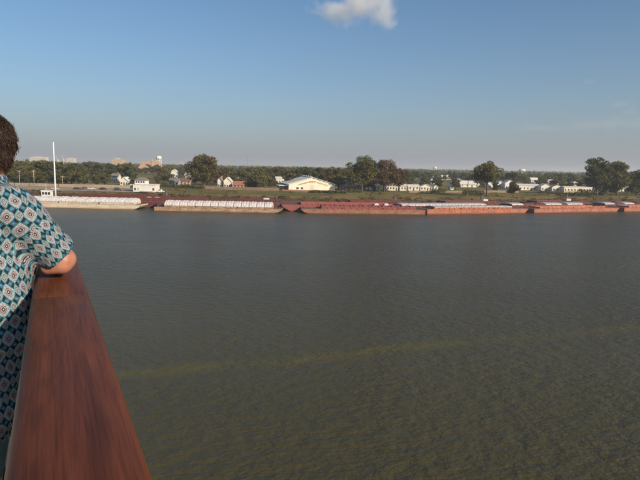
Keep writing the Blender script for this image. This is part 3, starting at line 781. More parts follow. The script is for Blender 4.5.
m_bark = mat('bark', (.10, .075, .055), .9, .4, 2)

def leaves(rng, lobes, n, size):
    """lobes: (cx,cy,cz,rx,ry,rz); n quads in all, thrown through the lobes' volume, thicker near the skin"""
    vol = np.array([l[3] * l[4] * l[5] for l in lobes]) ** .72
    idx = rng.choice(len(lobes), n, p=vol / vol.sum())
    L = np.array(lobes)[idx]
    d = rng.normal(size=(n, 3)); d /= np.linalg.norm(d, axis=1)[:, None]
    r = rng.uniform(0.25, 1.0, n) ** .5
    r *= 1 + rng.normal(0, .07, n)
    c = L[:, :3] + d * r[:, None] * L[:, 3:]
    c = c[c[:, 2] > 0.3]; n = len(c)
    a = rng.normal(size=(n, 3)); a /= np.linalg.norm(a, axis=1)[:, None]
    b = np.cross(a, rng.normal(size=(n, 3))); b /= np.linalg.norm(b, axis=1)[:, None]
    s = size * rng.uniform(.55, 1.25, n)[:, None]
    v = np.stack([c - a * s - b * s * .5, c + a * s * .8 - b * s * .6, c + a * s + b * s * .5, c - a * s * .7 + b * s * .65], 1)
    return v.reshape(-1, 3)
def quads_of(v):
    return np.arange(len(v)).reshape(-1, 4)
def make_lobes(rng, H, Wd, cb, n):
    out = []
    for k in range(n):
        z = cb + (H - cb) * (rng.uniform(.08, .86))
        f = (z - cb) / (H - cb)
        lim = Wd / 2 * math.sqrt(max(.10, 1 - (f * 2 - .85) ** 2 / 1.75)) * .86
        a = rng.uniform(0, 6.283); rr = lim * rng.uniform(.15, 1) ** .6
        s = Wd * rng.uniform(.10, .20)
        out.append((rr * math.cos(a), rr * math.sin(a), z, s, s, s * rng.uniform(.6, .85)))
    out.append((0, 0, cb + (H - cb) * .45, Wd * .27, Wd * .27, (H - cb) * .33))
    out.append((rng.uniform(-.1, .1) * Wd, 0, H - (H - cb) * .17, Wd * .17, Wd * .17, (H - cb) * .17))
    return out
def trunk_mb(rng, H, cb, r, lobes):
    m = MB()
    top = cb + (H - cb) * .5
    bend = rng.uniform(-.5, .5)
    m.tube([(0, 0, -.5), (bend * .3, 0, cb * .6), (bend * .6, bend * .3, cb), (bend, bend * .5, top)], [r * 1.25, r, r * .85, r * .3], 8)
    for l in lobes[:9]:
        b = Vector((bend * .5, bend * .2, cb * rng.uniform(.75, 1.15)))
        e = Vector(l[:3]); mid = b.lerp(e, .5) + Vector((0, 0, -.06 * H * rng.uniform(0, 1)))
        m.tube([b, mid, e], [r * .45, r * .28, r * .1], 6)
    return m
def tree_pair(seed, H, Wd, cb, nl, nq, size, m, r=.4):
    rng = np.random.default_rng(seed)
    lob = make_lobes(rng, H, Wd, cb, nl)
    v = leaves(rng, lob, nq, size)
    return np_mesh('crown', v, quads_of(v), m), trunk_mb(rng, H, cb, r, lob).mesh('trunk', m_bark, True)
VAR = [tree_pair(10 + k, *a) for k, a in enumerate([
    (15, 13, 3.0, 16, 2600, .50, m_leaf, .4), (15, 11, 2.5, 14, 2400, .48, m_leaf, .35), (15, 15, 3.2, 18, 2900, .52, m_leaf, .45),
    (15, 9, 2.5, 12, 2000, .46, m_leaf, .3), (15, 13, 2.8, 16, 2600, .50, m_leaf_olive, .4), (15, 12, 2.6, 14, 2400, .48, m_leaf_olive, .4), (15, 12, 2.6, 14, 2300, .48, m_leaf_brown, .4)])]
def place_tree(x, y, H, var, label, group, rz=0, wide=1.0, name='broadleaf_tree'):
    c, tk = VAR[var]
    s = H / 15.0
    t = empty(name, (x, y, ground_z(x, y)), rz); tag(t, label, 'tree', group)
    t.scale = (s * wide, s * wide, s)
    link('crown', c, t); link('trunk', tk, t)
    return t
rnd = random.Random(11)
MARKS = [(-20, 'the person'), (20, 'the outermost utility pole'), (38, 'the wide pale city block'), (55, 'the white mast'), (71, 'the second pale city block'), (91, 'the silver car'),
    (104, 'the maroon car'), (117, 'the pink tan block'), (126, 'the small white gabled house'), (139, 'the landing office roof'), (150, 'the orange tan roof'), (160, 'the white water tower'),
    (173, 'the grey roofed house'), (186, 'the low brown roofed house'), (204, 'the big dark oak'), (219, 'the narrow white house'), (228, 'the bright white gabled house'), (239, 'the pink house'),
    (248, 'the radio mast'), (259, 'the olive tree by the pink house'), (272, 'the shed of the warehouse'), (285, 'the warehouse eaves'), (298, 'the warehouse roof slope'), (312, 'the warehouse gable'),
    (326, 'the green lettering'), (340, 'the end of the warehouse'), (353, 'the white awning'), (366, 'the taller twin tree'), (384, 'the brownish twin tree'), (398, 'the long white building'), (413, 'the low white house'),
    (426, 'the broad white gable'), (434, 'the tiny far water tower'), (446, 'the far low pale building'), (456, 'the tiny white house front'), (469, 'the wide white roofed house'), (487, 'the lone tree'),
    (500, 'the white gabled house past the lone tree'), (513, 'the small round tree'), (521, 'the domed water tower'), (533, 'the long low white house'), (546, 'the start of the cream row'), (558, 'the white house of the cream row'),
    (570, 'the near end of the cream building'), (585, 'the far end of the cream building'), (599, 'the dark double-crowned tree'), (615, 'the olive double-crowned tree'), (630, 'the pale fence'), (645, 'the edge tree')]
LOOK = ['dark green', 'deep green', 'broad dark green', 'narrow dark green', 'olive', 'light olive', 'brownish']
ORD = ['', 'second ', 'third ', 'fourth ', 'fifth ', 'sixth ', 'seventh ', 'eighth ', 'ninth ', 'tenth ']
made = []
ZONES = [  # px0, px1, Y0, Y1, count, rows below eye level, variants, what it is part of, group
    (-30, 134, 385, 520, 46, (-1.5, 5), (0, 1, 2, 3, 4, 4), 'wood tree', 'trees of the wood behind the gravel lot'),
    (-25, 112, 362, 384, 22, (9, 15), (0, 1, 2, 4, 5), 'low tree at the wood edge', 'low trees along the flood wall'),
    (128, 215, 420, 780, 34, (0.5, 6), (0, 1, 2, 4, 5), 'town tree', 'trees round the landing office houses'),
    (128, 222, 374, 470, 18, (9, 16), (0, 1, 4, 5), 'small garden tree', 'garden trees by the hedge'),
    (212, 292, 392, 560, 36, (0.5, 8), (0, 1, 2, 4, 5, 6), 'town tree', 'trees round the pink house'),
    (218, 284, 374, 440, 14, (11, 17), (0, 1, 4, 5, 6), 'small garden tree', 'garden trees round the pink house'),
    (285, 352, 425, 620, 26, (0, 5), (0, 1, 2, 4), 'belt tree', 'trees behind the warehouse'),
    (338, 372, 376, 392, 6, (7, 14), (0, 4, 5), 'small garden tree', 'garden trees by the flat shop'),
    (392, 484, 425, 760, 44, (1.5, 9), (0, 1, 2, 3, 4), 'town tree', 'trees among the small white houses'),
    (386, 484, 385, 560, 30, (8, 17), (0, 1, 2, 4, 5), 'small garden tree', 'garden trees among the small white houses'),
    (484, 600, 480, 800, 44, (1.5, 7), (0, 1, 2, 3, 4), 'town tree', 'trees behind the white row'),
    (484, 605, 400, 560, 34, (8, 16), (0, 1, 2, 4, 5), 'small garden tree', 'garden trees by the white row'),
    (596, 665, 440, 640, 20, (-.5, 5), (0, 1, 2, 3), 'town tree', 'trees beyond the double-crowned trees'),
    (604, 660, 395, 440, 10, (9, 15), (0, 1, 4), 'small garden tree', 'garden trees beyond the double-crowned trees')]
for (a, b, y0, y1, n, (o0, o1), vs, what, grp) in ZONES:
    done = 0; tries = 0
    low = o0 > 6
    while done < n and tries < 3000:
        tries += 1
        px = a + (b - a) * (done + rnd.random()) / n; Y = rnd.uniform(y0, y1)
        H = Z_at(px, hor(px) + rnd.uniform(o0, o1), Y) - 6
        H = max(3.0, min(H, 21))
        hw = H * .42 / M_per_px(Y)
        cover = .12 if low else .75
        if any(Y < yb + 3 and abs(px - pb) < hb + hw * cover for pb, hb, yb in BLOCK) or any(-4 < Y - yb < 20 and abs(px - pb) < hb + (1 if low else 3) for pb, hb, yb in BLOCK):
            if tries % 40: continue
            if low: done += 1; continue
            Y = y1 + rnd.uniform(0, 60)
            H = min(21, Z_at(px, hor(px) + rnd.uniform(o0, o1), Y) - 6)
        v = rnd.choice(vs)
        t = place_tree(X_at(px, Y), Y, H, v, '', grp, rnd.uniform(0, 6.28), rnd.uniform(.85, 1.2) * (1.25 if low else 1))
        made.append((min(MARKS, key=lambda q: abs(q[0] - px))[1], LOOK[v], what, Y, t))
        done += 1
by = {}
for mk, lk, what, Y, t in made: by.setdefault((mk, lk, what), []).append((Y, t))
for (mk, lk, what), ts in by.items():
    ts.sort(key=lambda q: q[0])
    for i, (Y, t) in enumerate(ts):
        t['label'] = ('%s %s by %s' if len(ts) == 1 else (ORD[i] or 'foremost ') + '%s %s by %s') % (lk, what, mk)

# the single trees that stand out along the levee
def big_tree(seed, px, Y, py_top, wpx, cbf, label, m, nl=26, nq=9000, size=.42, r=.6, lobes=None, group='tall trees on the levee'):
    x = X_at(px, Y); z = ground_z(x, Y); H = Z_at(px, py_top, Y) - z; Wd = wpx * M_per_px(Y)
    rng = np.random.default_rng(seed)
    lob = make_lobes(rng, H, Wd, H * cbf, nl)
    if lobes: lob = [(a * Wd / 2, bb * Wd / 2, c * H, d * Wd / 2, d * Wd / 2, e * H) for a, bb, c, d, e in lobes] + lob[:6]
    v = leaves(rng, lob, nq, size)
    t = empty('levee_tree', (x, Y, z)); tag(t, label, 'tree', group)
    link('crown', np_mesh('crown', v, quads_of(v), m), t)
    trunk_mb(rng, H, H * cbf, r, lob).build('trunk', m_bark, t, True)
    return t
big_tree(101, 204, 372, 153.5, 32, .12, 'big dark oak tree beside the white houses', m_leaf_olive, 40, 10000)
big_tree(102, 362, 366, 155.5, 34, .2, 'taller green tree of the twin trees beyond the warehouse', m_leaf_olive, 40, 9000)
big_tree(103, 384, 372, 159.5, 32, .22, 'brownish tree of the twin trees beyond the warehouse', m_leaf_brown, 36, 8500)
big_tree(110, 374, 378, 160, 24, .2, 'olive tree standing between the twin trees', m_leaf_olive, 30, 6000)
big_tree(111, 399, 384, 168, 22, .25, 'lower brown tree close to the long white building', m_leaf_brown, 24, 4000)
big_tree(104, 487, 339, 160.5, 29, .36, 'lone spreading tree with a clear trunk on the grass', m_leaf_olive, 30, 6000, r=.4)
big_tree(105, 597, 382, 156.5, 26, .16, 'dark taller tree of the double-crowned pair on the levee', m_leaf, 36, 10000)
big_tree(106, 617, 386, 160.5, 24, .16, 'olive tree of the double-crowned pair on the levee', m_leaf_olive, 34, 9000)
big_tree(107, 637, 392, 169, 24, .08, 'dark tree at the picture edge beyond the double-crowned pair', m_leaf, 24, 6000)
big_tree(108, 513.5, 342, 181.5, 13, .25, 'small round tree on the grass beyond the lone tree', m_leaf_olive, 16, 2600, r=.2)
big_tree(109, 259, 384, 168, 24, .12, 'olive tree between the pink house and the warehouse', m_leaf_olive, 26, 6500)

# hedges and bushes
def bush(seed, px0, px1, Y, h, label, m=m_leaf, dense=1.0, name='hedge'):
    xa, xb = X_at(px0, Y), X_at(px1, Y)
    rng = np.random.default_rng(seed)
    n = max(2, int((xb - xa) / 2.2))
    lob = []
    for k in range(n):
        x = xa + (xb - xa) * (k + .5) / n
        hh = h * rng.uniform(.7, 1.05)
        lob.append((x - xa, rng.uniform(-.6, .6), hh * .45, 1.7, 1.5, hh * .55))
    v = leaves(rng, lob, int(170 * n * dense), .3)
    t = link(name, np_mesh(name, v, quads_of(v), m), None, (xa, Y, ground_z((xa + xb) / 2, Y) - .1)); tag(t, label, 'hedge' if name == 'hedge' else 'bush', 'hedges and bushes on the levee')
bush(1, 169, 203, 366, 3.2, 'long dark clipped hedge running up to the big oak')
bush(2, 309, 346, 340, 2.2, 'dark green hedge on the grass in front of the warehouse')
bush(3, 277, 285, 302, 2.0, 'small dark bush at the water edge below the warehouse corner', name='bush')
bush(4, 463, 484, 352, 3.6, 'rounded dark bushes beside the lone tree', name='bush')
bush(5, 556, 592, 366, 3.8, 'long dark bushes below the long cream building', name='bush')
bush(6, 538, 551, 372, 4.2, 'olive bushes below the white house at the row start', m_leaf_olive, name='bush')
bush(7, 345, 362, 352, 3.0, 'loose bushes at the foot of the twin trees', m_leaf_olive, name='bush')
bush(8, 430, 446, 372, 3.6, 'dark bushes beyond the broad white gable', name='bush')
bush(9, 157, 168, 380, 4.0, 'dark bushes behind the white pickup truck', name='bush')
bush(10, 578, 604, 392, 4.5, 'tall dark bushes at the end of the long cream building', name='bush')

rng = np.random.default_rng(31)
vs = []
for k in range(520):
    x = rng.uniform(-190, 270); tt = rng.choice([rng.uniform(1.0, 10), rng.uniform(13, 60)], p=[.85, .15])
    y = bankY(x) + tt; hh = rng.uniform(.4, 1.3)
    if -135 < x < -96 and tt > 11: continue
    z = ground_z(x, y)
    vs.append(leaves(rng, [(0, 0, hh * .5 + .3, rng.uniform(.8, 2.2), 1.0, hh * .6)], 40, .24) + np.array([x, y, z - .35]))
v = np.concatenate(vs)
tag(link('undergrowth', np_mesh('undergrowth', v, quads_of(v), m_leaf_brown)), 'low brown brush and weeds along the river bank', 'undergrowth', kind='stuff')

# far woods that read as one mass up to the horizon
rng = np.random.default_rng(77)
vs = []
for k in range(2600):
    f = rng.random()
    Y = 620 + 2900 * f ** 1.6
    px = rng.uniform(-60, 700)
    d = ray(px, hor(px)); x = d.x / d.y * Y
    H = rng.uniform(9.5, 15.3) + (1.0 if Y > 1200 else 0)
    s = H * rng.uniform(.35, .55)
    if any(abs(px - pb) < hb + 4 and Y < yb for pb, hb, yb in BLOCK): continue
    lob = [(x + rng.uniform(-.3, .3) * s, Y + rng.uniform(-.3, .3) * s, 6 + H * rng.uniform(.35, .78), s * .55, s * .55, H * .23) for _ in range(4)]
    vs.append(leaves(rng, lob, 110 if Y < 1400 else 64, .85 if Y < 1400 else 1.35))
v = np.concatenate(vs)
tag(link('distant_woodland', np_mesh('distant_woodland', v, quads_of(v), m_leaf)), 'far dark green woodland stretching to the horizon', 'woodland', kind='stuff')

# ------------------------------------------------------------------ the ship we stand on
AX = R(26.0)                                    # ship side runs 26 deg left of the view
DIP = 0.033                                     # sheer: the rail falls away gently forward
Uv = Vector((-math.sin(AX), math.cos(AX), -DIP)).normalized()
Nv = Vector((math.cos(AX), math.sin(AX), 0))
Zv = Nv.cross(Uv).normalized()
if Zv.z < 0: Zv = -Zv
EYE = Vector((0, 0, CAMZ))
RAIL_H = 0.40                                   # eye above rail top
SHIP = Matrix((( Nv.x, Uv.x, Zv.x, 0), (Nv.y, Uv.y, Zv.y, 0), (Nv.z, Uv.z, Zv.z, 0), (0, 0, 0, 1)))
SHIP = Matrix.Translation(EYE - Zv * RAIL_H) @ SHIP      # local x outboard, y forward along the rail, z up; z=0 is the rail top
DECK = -1.12

def wood_material():
    m = bpy.data.materials.new('varnished_mahogany'); m.use_nodes = True
    n, l = m.node_tree.nodes, m.node_tree.links
    b = n['Principled BSDF']
    tc = n.new('ShaderNodeTexCoord')
    def tex(sx, sy, sz, scale, detail, dist=0):
        mp = n.new('ShaderNodeMapping'); mp.inputs['Scale'].default_value = (sx, sy, sz); l.new(tc.outputs['Object'], mp.inputs[0])
        oi = n.new('ShaderNodeObjectInfo'); cx = n.new('ShaderNodeCombineXYZ'); mu = n.new('ShaderNodeMath'); mu.operation = 'MULTIPLY'; mu.inputs[1].default_value = 37.0
        l.new(oi.outputs['Random'], mu.inputs[0]); l.new(mu.outputs[0], cx.inputs[0]); l.new(mu.outputs[0], cx.inputs[1]); l.new(cx.outputs[0], mp.inputs['Location'])
        t = n.new('ShaderNodeTexNoise'); t.inputs['Scale'].default_value = scale; t.inputs['Detail'].default_value = detail; t.inputs['Distortion'].default_value = dist; t.inputs['Roughness'].default_value = .6
        l.new(mp.outputs[0], t.inputs[0]); return t
    g1 = tex(1, .025, 1, 230, 5, .1)      # fine pores along the grain
    g2 = tex(1, .05, 1, 22, 5, .5)       # broad figure
    g3 = tex(1, .5, 1, 5, 4, .6)         # wear and old varnish patches
    r2 = n.new('ShaderNodeValToRGB'); e = r2.color_ramp.elements
    e[0].position = .30; e[0].color = (.098, .029, .012, 1); e[1].position = .70; e[1].color = (.185, .058, .023, 1)
    l.new(g2.outputs['Fac'], r2.inputs[0])
    mx = n.new('ShaderNodeMix'); mx.data_type = 'RGBA'; mx.blend_type = 'MULTIPLY'; mx.inputs['Factor'].default_value = .42
    r1 = n.new('ShaderNodeValToRGB'); r1.color_ramp.elements[0].position = .40; r1.color_ramp.elements[0].color = (.46, .42, .40, 1); r1.color_ramp.elements[1].position = .56; r1.color_ramp.elements[1].color = (1.08, 1.06, 1.04, 1)
    l.new(g1.outputs['Fac'], r1.inputs[0]); l.new(r2.outputs[0], mx.inputs['A']); l.new(r1.outputs[0], mx.inputs['B'])
    m3 = n.new('ShaderNodeMix'); m3.data_type = 'RGBA'; m3.blend_type = 'MULTIPLY'; m3.inputs['Factor'].default_value = .8
    r3 = n.new('ShaderNodeValToRGB'); r3.color_ramp.elements[0].position = .34; r3.color_ramp.elements[0].color = (.72, .62, .58, 1); r3.color_ramp.elements[1].position = .6; r3.color_ramp.elements[1].color = (1.05, 1, 1, 1)
    l.new(g3.outputs['Fac'], r3.inputs[0]); l.new(mx.outputs['Result'], m3.inputs['A']); l.new(r3.outputs[0], m3.inputs['B'])
    # cathedral figure: contour lines of the broad figure, pulled out along the plank
    g4 = tex(1, .075, 1, 6.5, 2, .5)
    mu = n.new('ShaderNodeMath'); mu.operation = 'MULTIPLY'; mu.inputs[1].default_value = 95.0; l.new(g4.outputs['Fac'], mu.inputs[0])
    si = n.new('ShaderNodeMath'); si.operation = 'SINE'; l.new(mu.outputs[0], si.inputs[0])
    r4 = n.new('ShaderNodeMapRange'); r4.inputs['From Min'].default_value = -1; r4.inputs['From Max'].default_value = .2; r4.inputs['To Min'].default_value = .70; r4.inputs['To Max'].default_value = 1.04; l.new(si.outputs[0], r4.inputs[0])
    m4 = n.new('ShaderNodeMix'); m4.data_type = 'RGBA'; m4.blend_type = 'MULTIPLY'; m4.inputs['Factor'].default_value = .34
    l.new(m3.outputs['Result'], m4.inputs['A']); l.new(r4.outputs[0], m4.inputs['B'])
    # old knocks and stains
    g5 = tex(1, .7, 1, 13, 3, 0)
    r5 = n.new('ShaderNodeMapRange'); r5.inputs['From Min'].default_value = .66; r5.inputs['From Max'].default_value = .74; r5.inputs['To Min'].default_value = 0; r5.inputs['To Max'].default_value = .5; l.new(g5.outputs['Fac'], r5.inputs[0])
    m5 = n.new('ShaderNodeMix'); m5.data_type = 'RGBA'; l.new(r5.outputs[0], m5.inputs['Factor']); l.new(m4.outputs['Result'], m5.inputs['A']); m5.inputs['B'].default_value = (.05, .020, .012, 1)
    l.new(m5.outputs['Result'], b.inputs['Base Color'])
    rr = n.new('ShaderNodeMapRange'); rr.inputs['To Min'].default_value = .36; rr.inputs['To Max'].default_value = .60; l.new(g3.outputs['Fac'], rr.inputs[0]); l.new(rr.outputs[0], b.inputs['Roughness'])
    b.inputs['Specular IOR Level'].default_value = .10
    b.inputs['Coat Weight'].default_value = 0.0; b.inputs['Coat Roughness'].default_value = .22
    bp = n.new('ShaderNodeBump'); bp.inputs['Strength'].default_value = .4; bp.inputs['Distance'].default_value = .0015; l.new(g1.outputs['Fac'], bp.inputs['Height']); l.new(bp.outputs[0], b.inputs['Normal'])
    return m
m_wood = wood_material()
m_shipwhite = mat('ship_white_paint', (.74, .73, .70), .35, .06, .4)
m_bluegrey = mat('blue_grey_steel', (.16, .22, .30), .35, .2, 4, metal=.4)
m_teak = mat('teak_boards', (.44, .30, .16), .7, .3, 3, stretch=(3, .3, 1), rnd=.08)
m_caulk = mat('deck_caulk', (.03, .028, .025), .8, .2, 4)

root = empty('ship_railing'); root.matrix_world = SHIP
tag(root, 'wide varnished mahogany ship railing running past the person above the river', 'railing')
RL, RR_ = -.075, .114
def rail_profile():
    w0, w1, r = RL, RR_, .022
    p = []
    for cx, cz, a0 in ((w1 - r, -r, 0), (w0 + r, -r, 90), (w0 + r, -.075 + r, 180), (w1 - r, -.075 + r, 270)):
        for k in range(5):
            a = R(a0 + k * 22.5)
            p.append((cx + r * math.cos(a), cz + r * math.sin(a)))
    # slight crown on the top
    return [(x, z + (.004 * (1 - ((x - (w0 + w1) / 2) / ((w1 - w0) / 2)) ** 2) if z > -.03 else 0)) for x, z in p]
sec = 2.2
for k in range(-2, 2):
    y0 = -.08 + k * sec
    sec_ = sec if k < 1 else 1.22
    m1 = MB()
    prof = rail_profile()
    n_ = len(prof)
    ys = [y0 + .0005, y0 + .003] + [y0 + sec_ * j / 10 for j in range(1, 10)] + [y0 + sec_ - .003, y0 + sec_ - .0005]
    cxm, czm = (RL + RR_) / 2, -.037
    for j, yy in enumerate(ys):
        sc = .99 if j in (0, len(ys) - 1) else 1
        m1.v += [(cxm + (x - cxm) * sc, yy, czm + (z - czm) * sc) for x, z in prof]
    for j in range(len(ys) - 1):
        m1.f += [(j * n_ + q, j * n_ + (q + 1) % n_, (j + 1) * n_ + (q + 1) % n_, (j + 1) * n_ + q) for q in range(n_)]
    m1.f += [tuple(range(n_)), tuple(range((len(ys) - 1) * n_, len(ys) * n_))]
    o = m1.build('handrail_plank', m_wood, root, True)
    me = o.data
    MB().box(RL + .012, RR_ - .012, y0 - .0004, y0 + .0004, -.07, -.0008).build('joint_filler', mat('joint_filler', (.20, .09, .045), .6, .2, 20), root)
for k in range(-2, 2):
    y = .64 + k * 1.5
    st = MB().prism([(RR_ - .035, -.078), (RR_ + .010, -.078), (RR_ + .026, -.13), (RR_ + .026, DECK - .2), (RR_ - .035, DECK - .2)], 'y', y - .19, y + .19) if k == 0 else \
        MB().box(RR_ - .06, RR_ - .01, y - .03, y + .03, DECK, -.078)
    st.build('stanchion', m_bluegrey, root)
MB().add([(RR_ - .03, .86, -.078), (RR_ + .018, .86, -.078), (RR_ + .018, .86, -.10), (RR_ - .03, .86, -.10), (RR_ - .03, .3, -.078), (RR_ + .050, .3, -.078), (RR_ + .050, .3, -.10), (RR_ - .03, .3, -.10)], [(0, 1, 2, 3), (7, 6, 5, 4), (0, 4, 5, 1), (1, 5, 6, 2), (2, 6, 7, 3), (3, 7, 4, 0)]).build('bracket', m_bluegrey, root)
for k in range(-2, 1):
    y = .64 + k * 1.5
    MB().box(RR_ - .045, RR_ - .033, y + .21 if k == 0 else y + .05, y + 1.5 - (.21 if k == -1 else .05), DECK - .02, -.078).build('bulwark_panel', m_shipwhite, root)

MB().box(RR_ - .045, RR_ - .033, 2.19, 3.28, DECK - .02, -.078).build('bulwark_panel', m_shipwhite, root)
YE = 3.34                                       # the side turns inboard here
prof = [(y + YE - RR_, z) for y, z in rail_profile()]
for k in range(4):
    MB().prism(prof, 'x', RL - .0015 - (k + 1) * 2.2 + .0012, RL - .0015 - k * 2.2 - .0012).build('handrail_plank', m_wood, root)
    MB().box(RL - 1.1 - k * 2.2 - .03, RL - 1.1 - k * 2.2 + .03, YE - .06, YE - .01, DECK, -.078).build('stanchion', m_bluegrey, root)
    MB().box(RL - (k + 1) * 2.2 + .02, RL - k * 2.2 - .02, YE - .045, YE - .033, DECK - .02, -.078).build('bulwark_panel', m_shipwhite, root)
ship = empty('cruise_ship'); ship.matrix_world = SHIP
tag(ship, 'white passenger ship whose planked deck shows beneath the railing', 'ship')
dk = MB().box(-9, RR_ - .01, -60, YE - .01, DECK - .35, DECK - .03).build('deck', m_caulk, ship)
pl = MB().box(-.055, .055, -3.95, YE - .02, -.029, 0).mesh('plank', m_teak)
for k in range(26):
    link('plank', pl, dk, (RR_ - .1 - k * .116, 0, DECK))
hullp = [(RR_ - .005, DECK - .36), (RR_ - .005, -9), (RR_ - .4, -23.5), (-9, -23.5), (-9, DECK - .36)]
MB().prism(hullp, 'y', -60, YE - .005).build('hull', m_shipwhite, ship)
MB().box(-9, -2.6, -30, 1.2, DECK - .02, 1.6).build('cabin_wall', m_shipwhite, ship)
for k in range(8):
    MB().box(-2.597, -2.55, -1.5 - k * 3, -k * 3, DECK + .9, DECK + 2.1).build('window', m_glass, ship)

# ------------------------------------------------------------------ the person leaning on the rail
UP = 2.55                                         # metres along the rail
PERS = SHIP @ Matrix.Translation((0, UP, 0))
def P(n_, u_, z_): return Vector((n_, u_ - UP, z_))
def sphere_mb(m, c, r, seg=20, rings=12, rot=None):
    """ellipsoid"""
    r = (r, r, r) if not hasattr(r, '__len__') else r
    vs, fs = [], []
    rot = rot or Matrix.Identity(3)
    c = Vector(c)
    for i in range(rings + 1):
        t = math.pi * i / rings
        for k in range(seg):
            a = 2 * math.pi * k / seg
            vs.append(c + rot @ Vector((r[0] * math.sin(t) * math.cos(a), r[1] * math.sin(t) * math.sin(a), r[2] * math.cos(t))))
    for i in range(rings):
        for k in range(seg):
            fs.append((i * seg + k, (i + 1) * seg + k, (i + 1) * seg + (k + 1) % seg, i * seg + (k + 1) % seg))
    m.add(vs, fs)
def capsule(m, a, b, ra, rb, ends=(1, 1)):
    a, b = Vector(a), Vector(b)
    if ends[0]: sphere_mb(m, a, ra)
    if ends[1]: sphere_mb(m, b, rb)
    m.tube([a, a.lerp(b, .5), b], [ra, (ra + rb) / 2, rb], 20)
def merged(mb, name, mat_, voxel, smooth_it, parent, factor=.5):
    """one continuous skin over overlapping volumes"""
    me = mb.mesh(name + '_raw', mat_)
    o = bpy.data.objects.new('tmp', me); COL.objects.link(o)
    r = o.modifiers.new('r', 'REMESH'); r.mode = 'VOXEL'; r.voxel_size = voxel; r.use_smooth_shade = True
    s = o.modifiers.new('s', 'SMOOTH'); s.factor = factor; s.iterations = smooth_it
    dg = bpy.context.evaluated_depsgraph_get()
    out = bpy.data.meshes.new_from_object(o.evaluated_get(dg), depsgraph=dg)
    out.name = name
    bpy.data.objects.remove(o)
    if not out.materials: out.materials.append(mat_)
    return out
SR, ER, WR = P(-.145, 2.49, .288), P(.042, 2.535, .078), P(.012, 2.80, .052)
SL, EL, WL = P(-.37, 2.74, .30), P(-.14, 2.86, .058), P(-.05, 3.06, .052)
NK = P(-.222, 2.605, .452); HD = P(-.212, 2.645, .545)
CH = P(-.25, 2.60, .17); WA = P(-.285, 2.53, -.10); HP = P(-.32, 2.50, -.34)
face = R(38)                                      # turned 38 deg from the rail towards the water
fwd = Vector((math.sin(face), math.cos(face), 0)); rgt = Vector((math.cos(face), -math.sin(face), 0))
ROT = Matrix((rgt, fwd, (0, 0, 1))).transposed()

def skin_material():
    m = bpy.data.materials.new('skin'); m.use_nodes = True
    n, l = m.node_tree.nodes, m.node_tree.links
    b = n['Principled BSDF']; b.inputs['Roughness'].default_value = .5
    b.inputs['Subsurface Weight'].default_value = .2; b.inputs['Subsurface Radius'].default_value = (.012, .005, .003); b.inputs['Subsurface Scale'].default_value = .6
    tc = n.new('ShaderNodeTexCoord'); nz = n.new('ShaderNodeTexNoise'); nz.inputs['Scale'].default_value = 22; nz.inputs['Detail'].default_value = 5; l.new(tc.outputs['Object'], nz.inputs[0])
    cr = n.new('ShaderNodeValToRGB'); cr.color_ramp.elements[0].position = .3; cr.color_ramp.elements[1].position = .7
    cr.color_ramp.elements[0].color = (.33, .14, .088, 1); cr.color_ramp.elements[1].color = (.44, .20, .13, 1)
    l.new(nz.outputs['Fac'], cr.inputs[0]); l.new(cr.outputs[0], b.inputs['Base Color'])
    return m
m_skin = skin_material()
pb = MB()
# legs, pelvis, trunk
for s, hx in ((1, .10), (-1, -.10)):
    hip = HP + rgt * (s * .10) + Vector((0, 0, -.06)); kn = hip + Vector((-.08, -.01, -.33)) + fwd * .05; an = Vector((hip.x - .17, hip.y, DECK + .085)) - fwd * .03
    capsule(pb, hip, kn, .098, .066); capsule(pb, kn, an, .062, .042)
    capsule(pb, an + Vector((0, 0, -.035)), an + fwd * .17 + Vector((0, 0, -.045)), .042, .036)
sphere_mb(pb, HP, (.185, .15, .15), rot=ROT); sphere_mb(pb, WA, (.165, .135, .16), rot=ROT); sphere_mb(pb, CH, (.185, .14, .20), rot=ROT)
capsule(pb, CH + Vector((0, 0, .13)), SR, .09, .070); capsule(pb, CH + Vector((0, 0, .13)), SL, .09, .070)
capsule(pb, CH + Vector((0, 0, .14)), NK, .075, .062); capsule(pb, NK, HD + Vector((0, 0, -.06)), .058, .055)
# arms
for sh, el, wr in ((SR, ER, WR), (SL, EL, WL)):
    capsule(pb, sh, el, .066, .049); capsule(pb, el, wr, .050, .030)
    sphere_mb(pb, el + Vector((0, -.022, -.004)), (.034, .034, .032))
    if sh is SR: capsule(pb, el + Vector((-.06, .0, -.028)), el + Vector((-.01, -.012, -.016)), .034, .045)
# head with brow, nose, jaw, ears
sphere_mb(pb, HD, (.076, .094, .108), rot=ROT)
sphere_mb(pb, HD + fwd * .035 + Vector((0, 0, -.065)), (.055, .058, .055), rot=ROT)
capsule(pb, HD + fwd * .088 + Vector((0, 0, .01)), HD + fwd * .112 + Vector((0, 0, -.028)), .010, .016)
capsule(pb, HD + fwd * .084 + rgt * .035 + Vector((0, 0, .028)), HD + fwd * .084 - rgt * .035 + Vector((0, 0, .028)), .014, .014)
capsule(pb, HD + fwd * .092 + rgt * .02 + Vector((0, 0, -.056)), HD + fwd * .092 - rgt * .02 + Vector((0, 0, -.056)), .010, .010)
for s in (1, -1):
    sphere_mb(pb, HD + rgt * (s * .078) + Vector((0, 0, -.005)), (.010, .020, .032), rot=ROT)
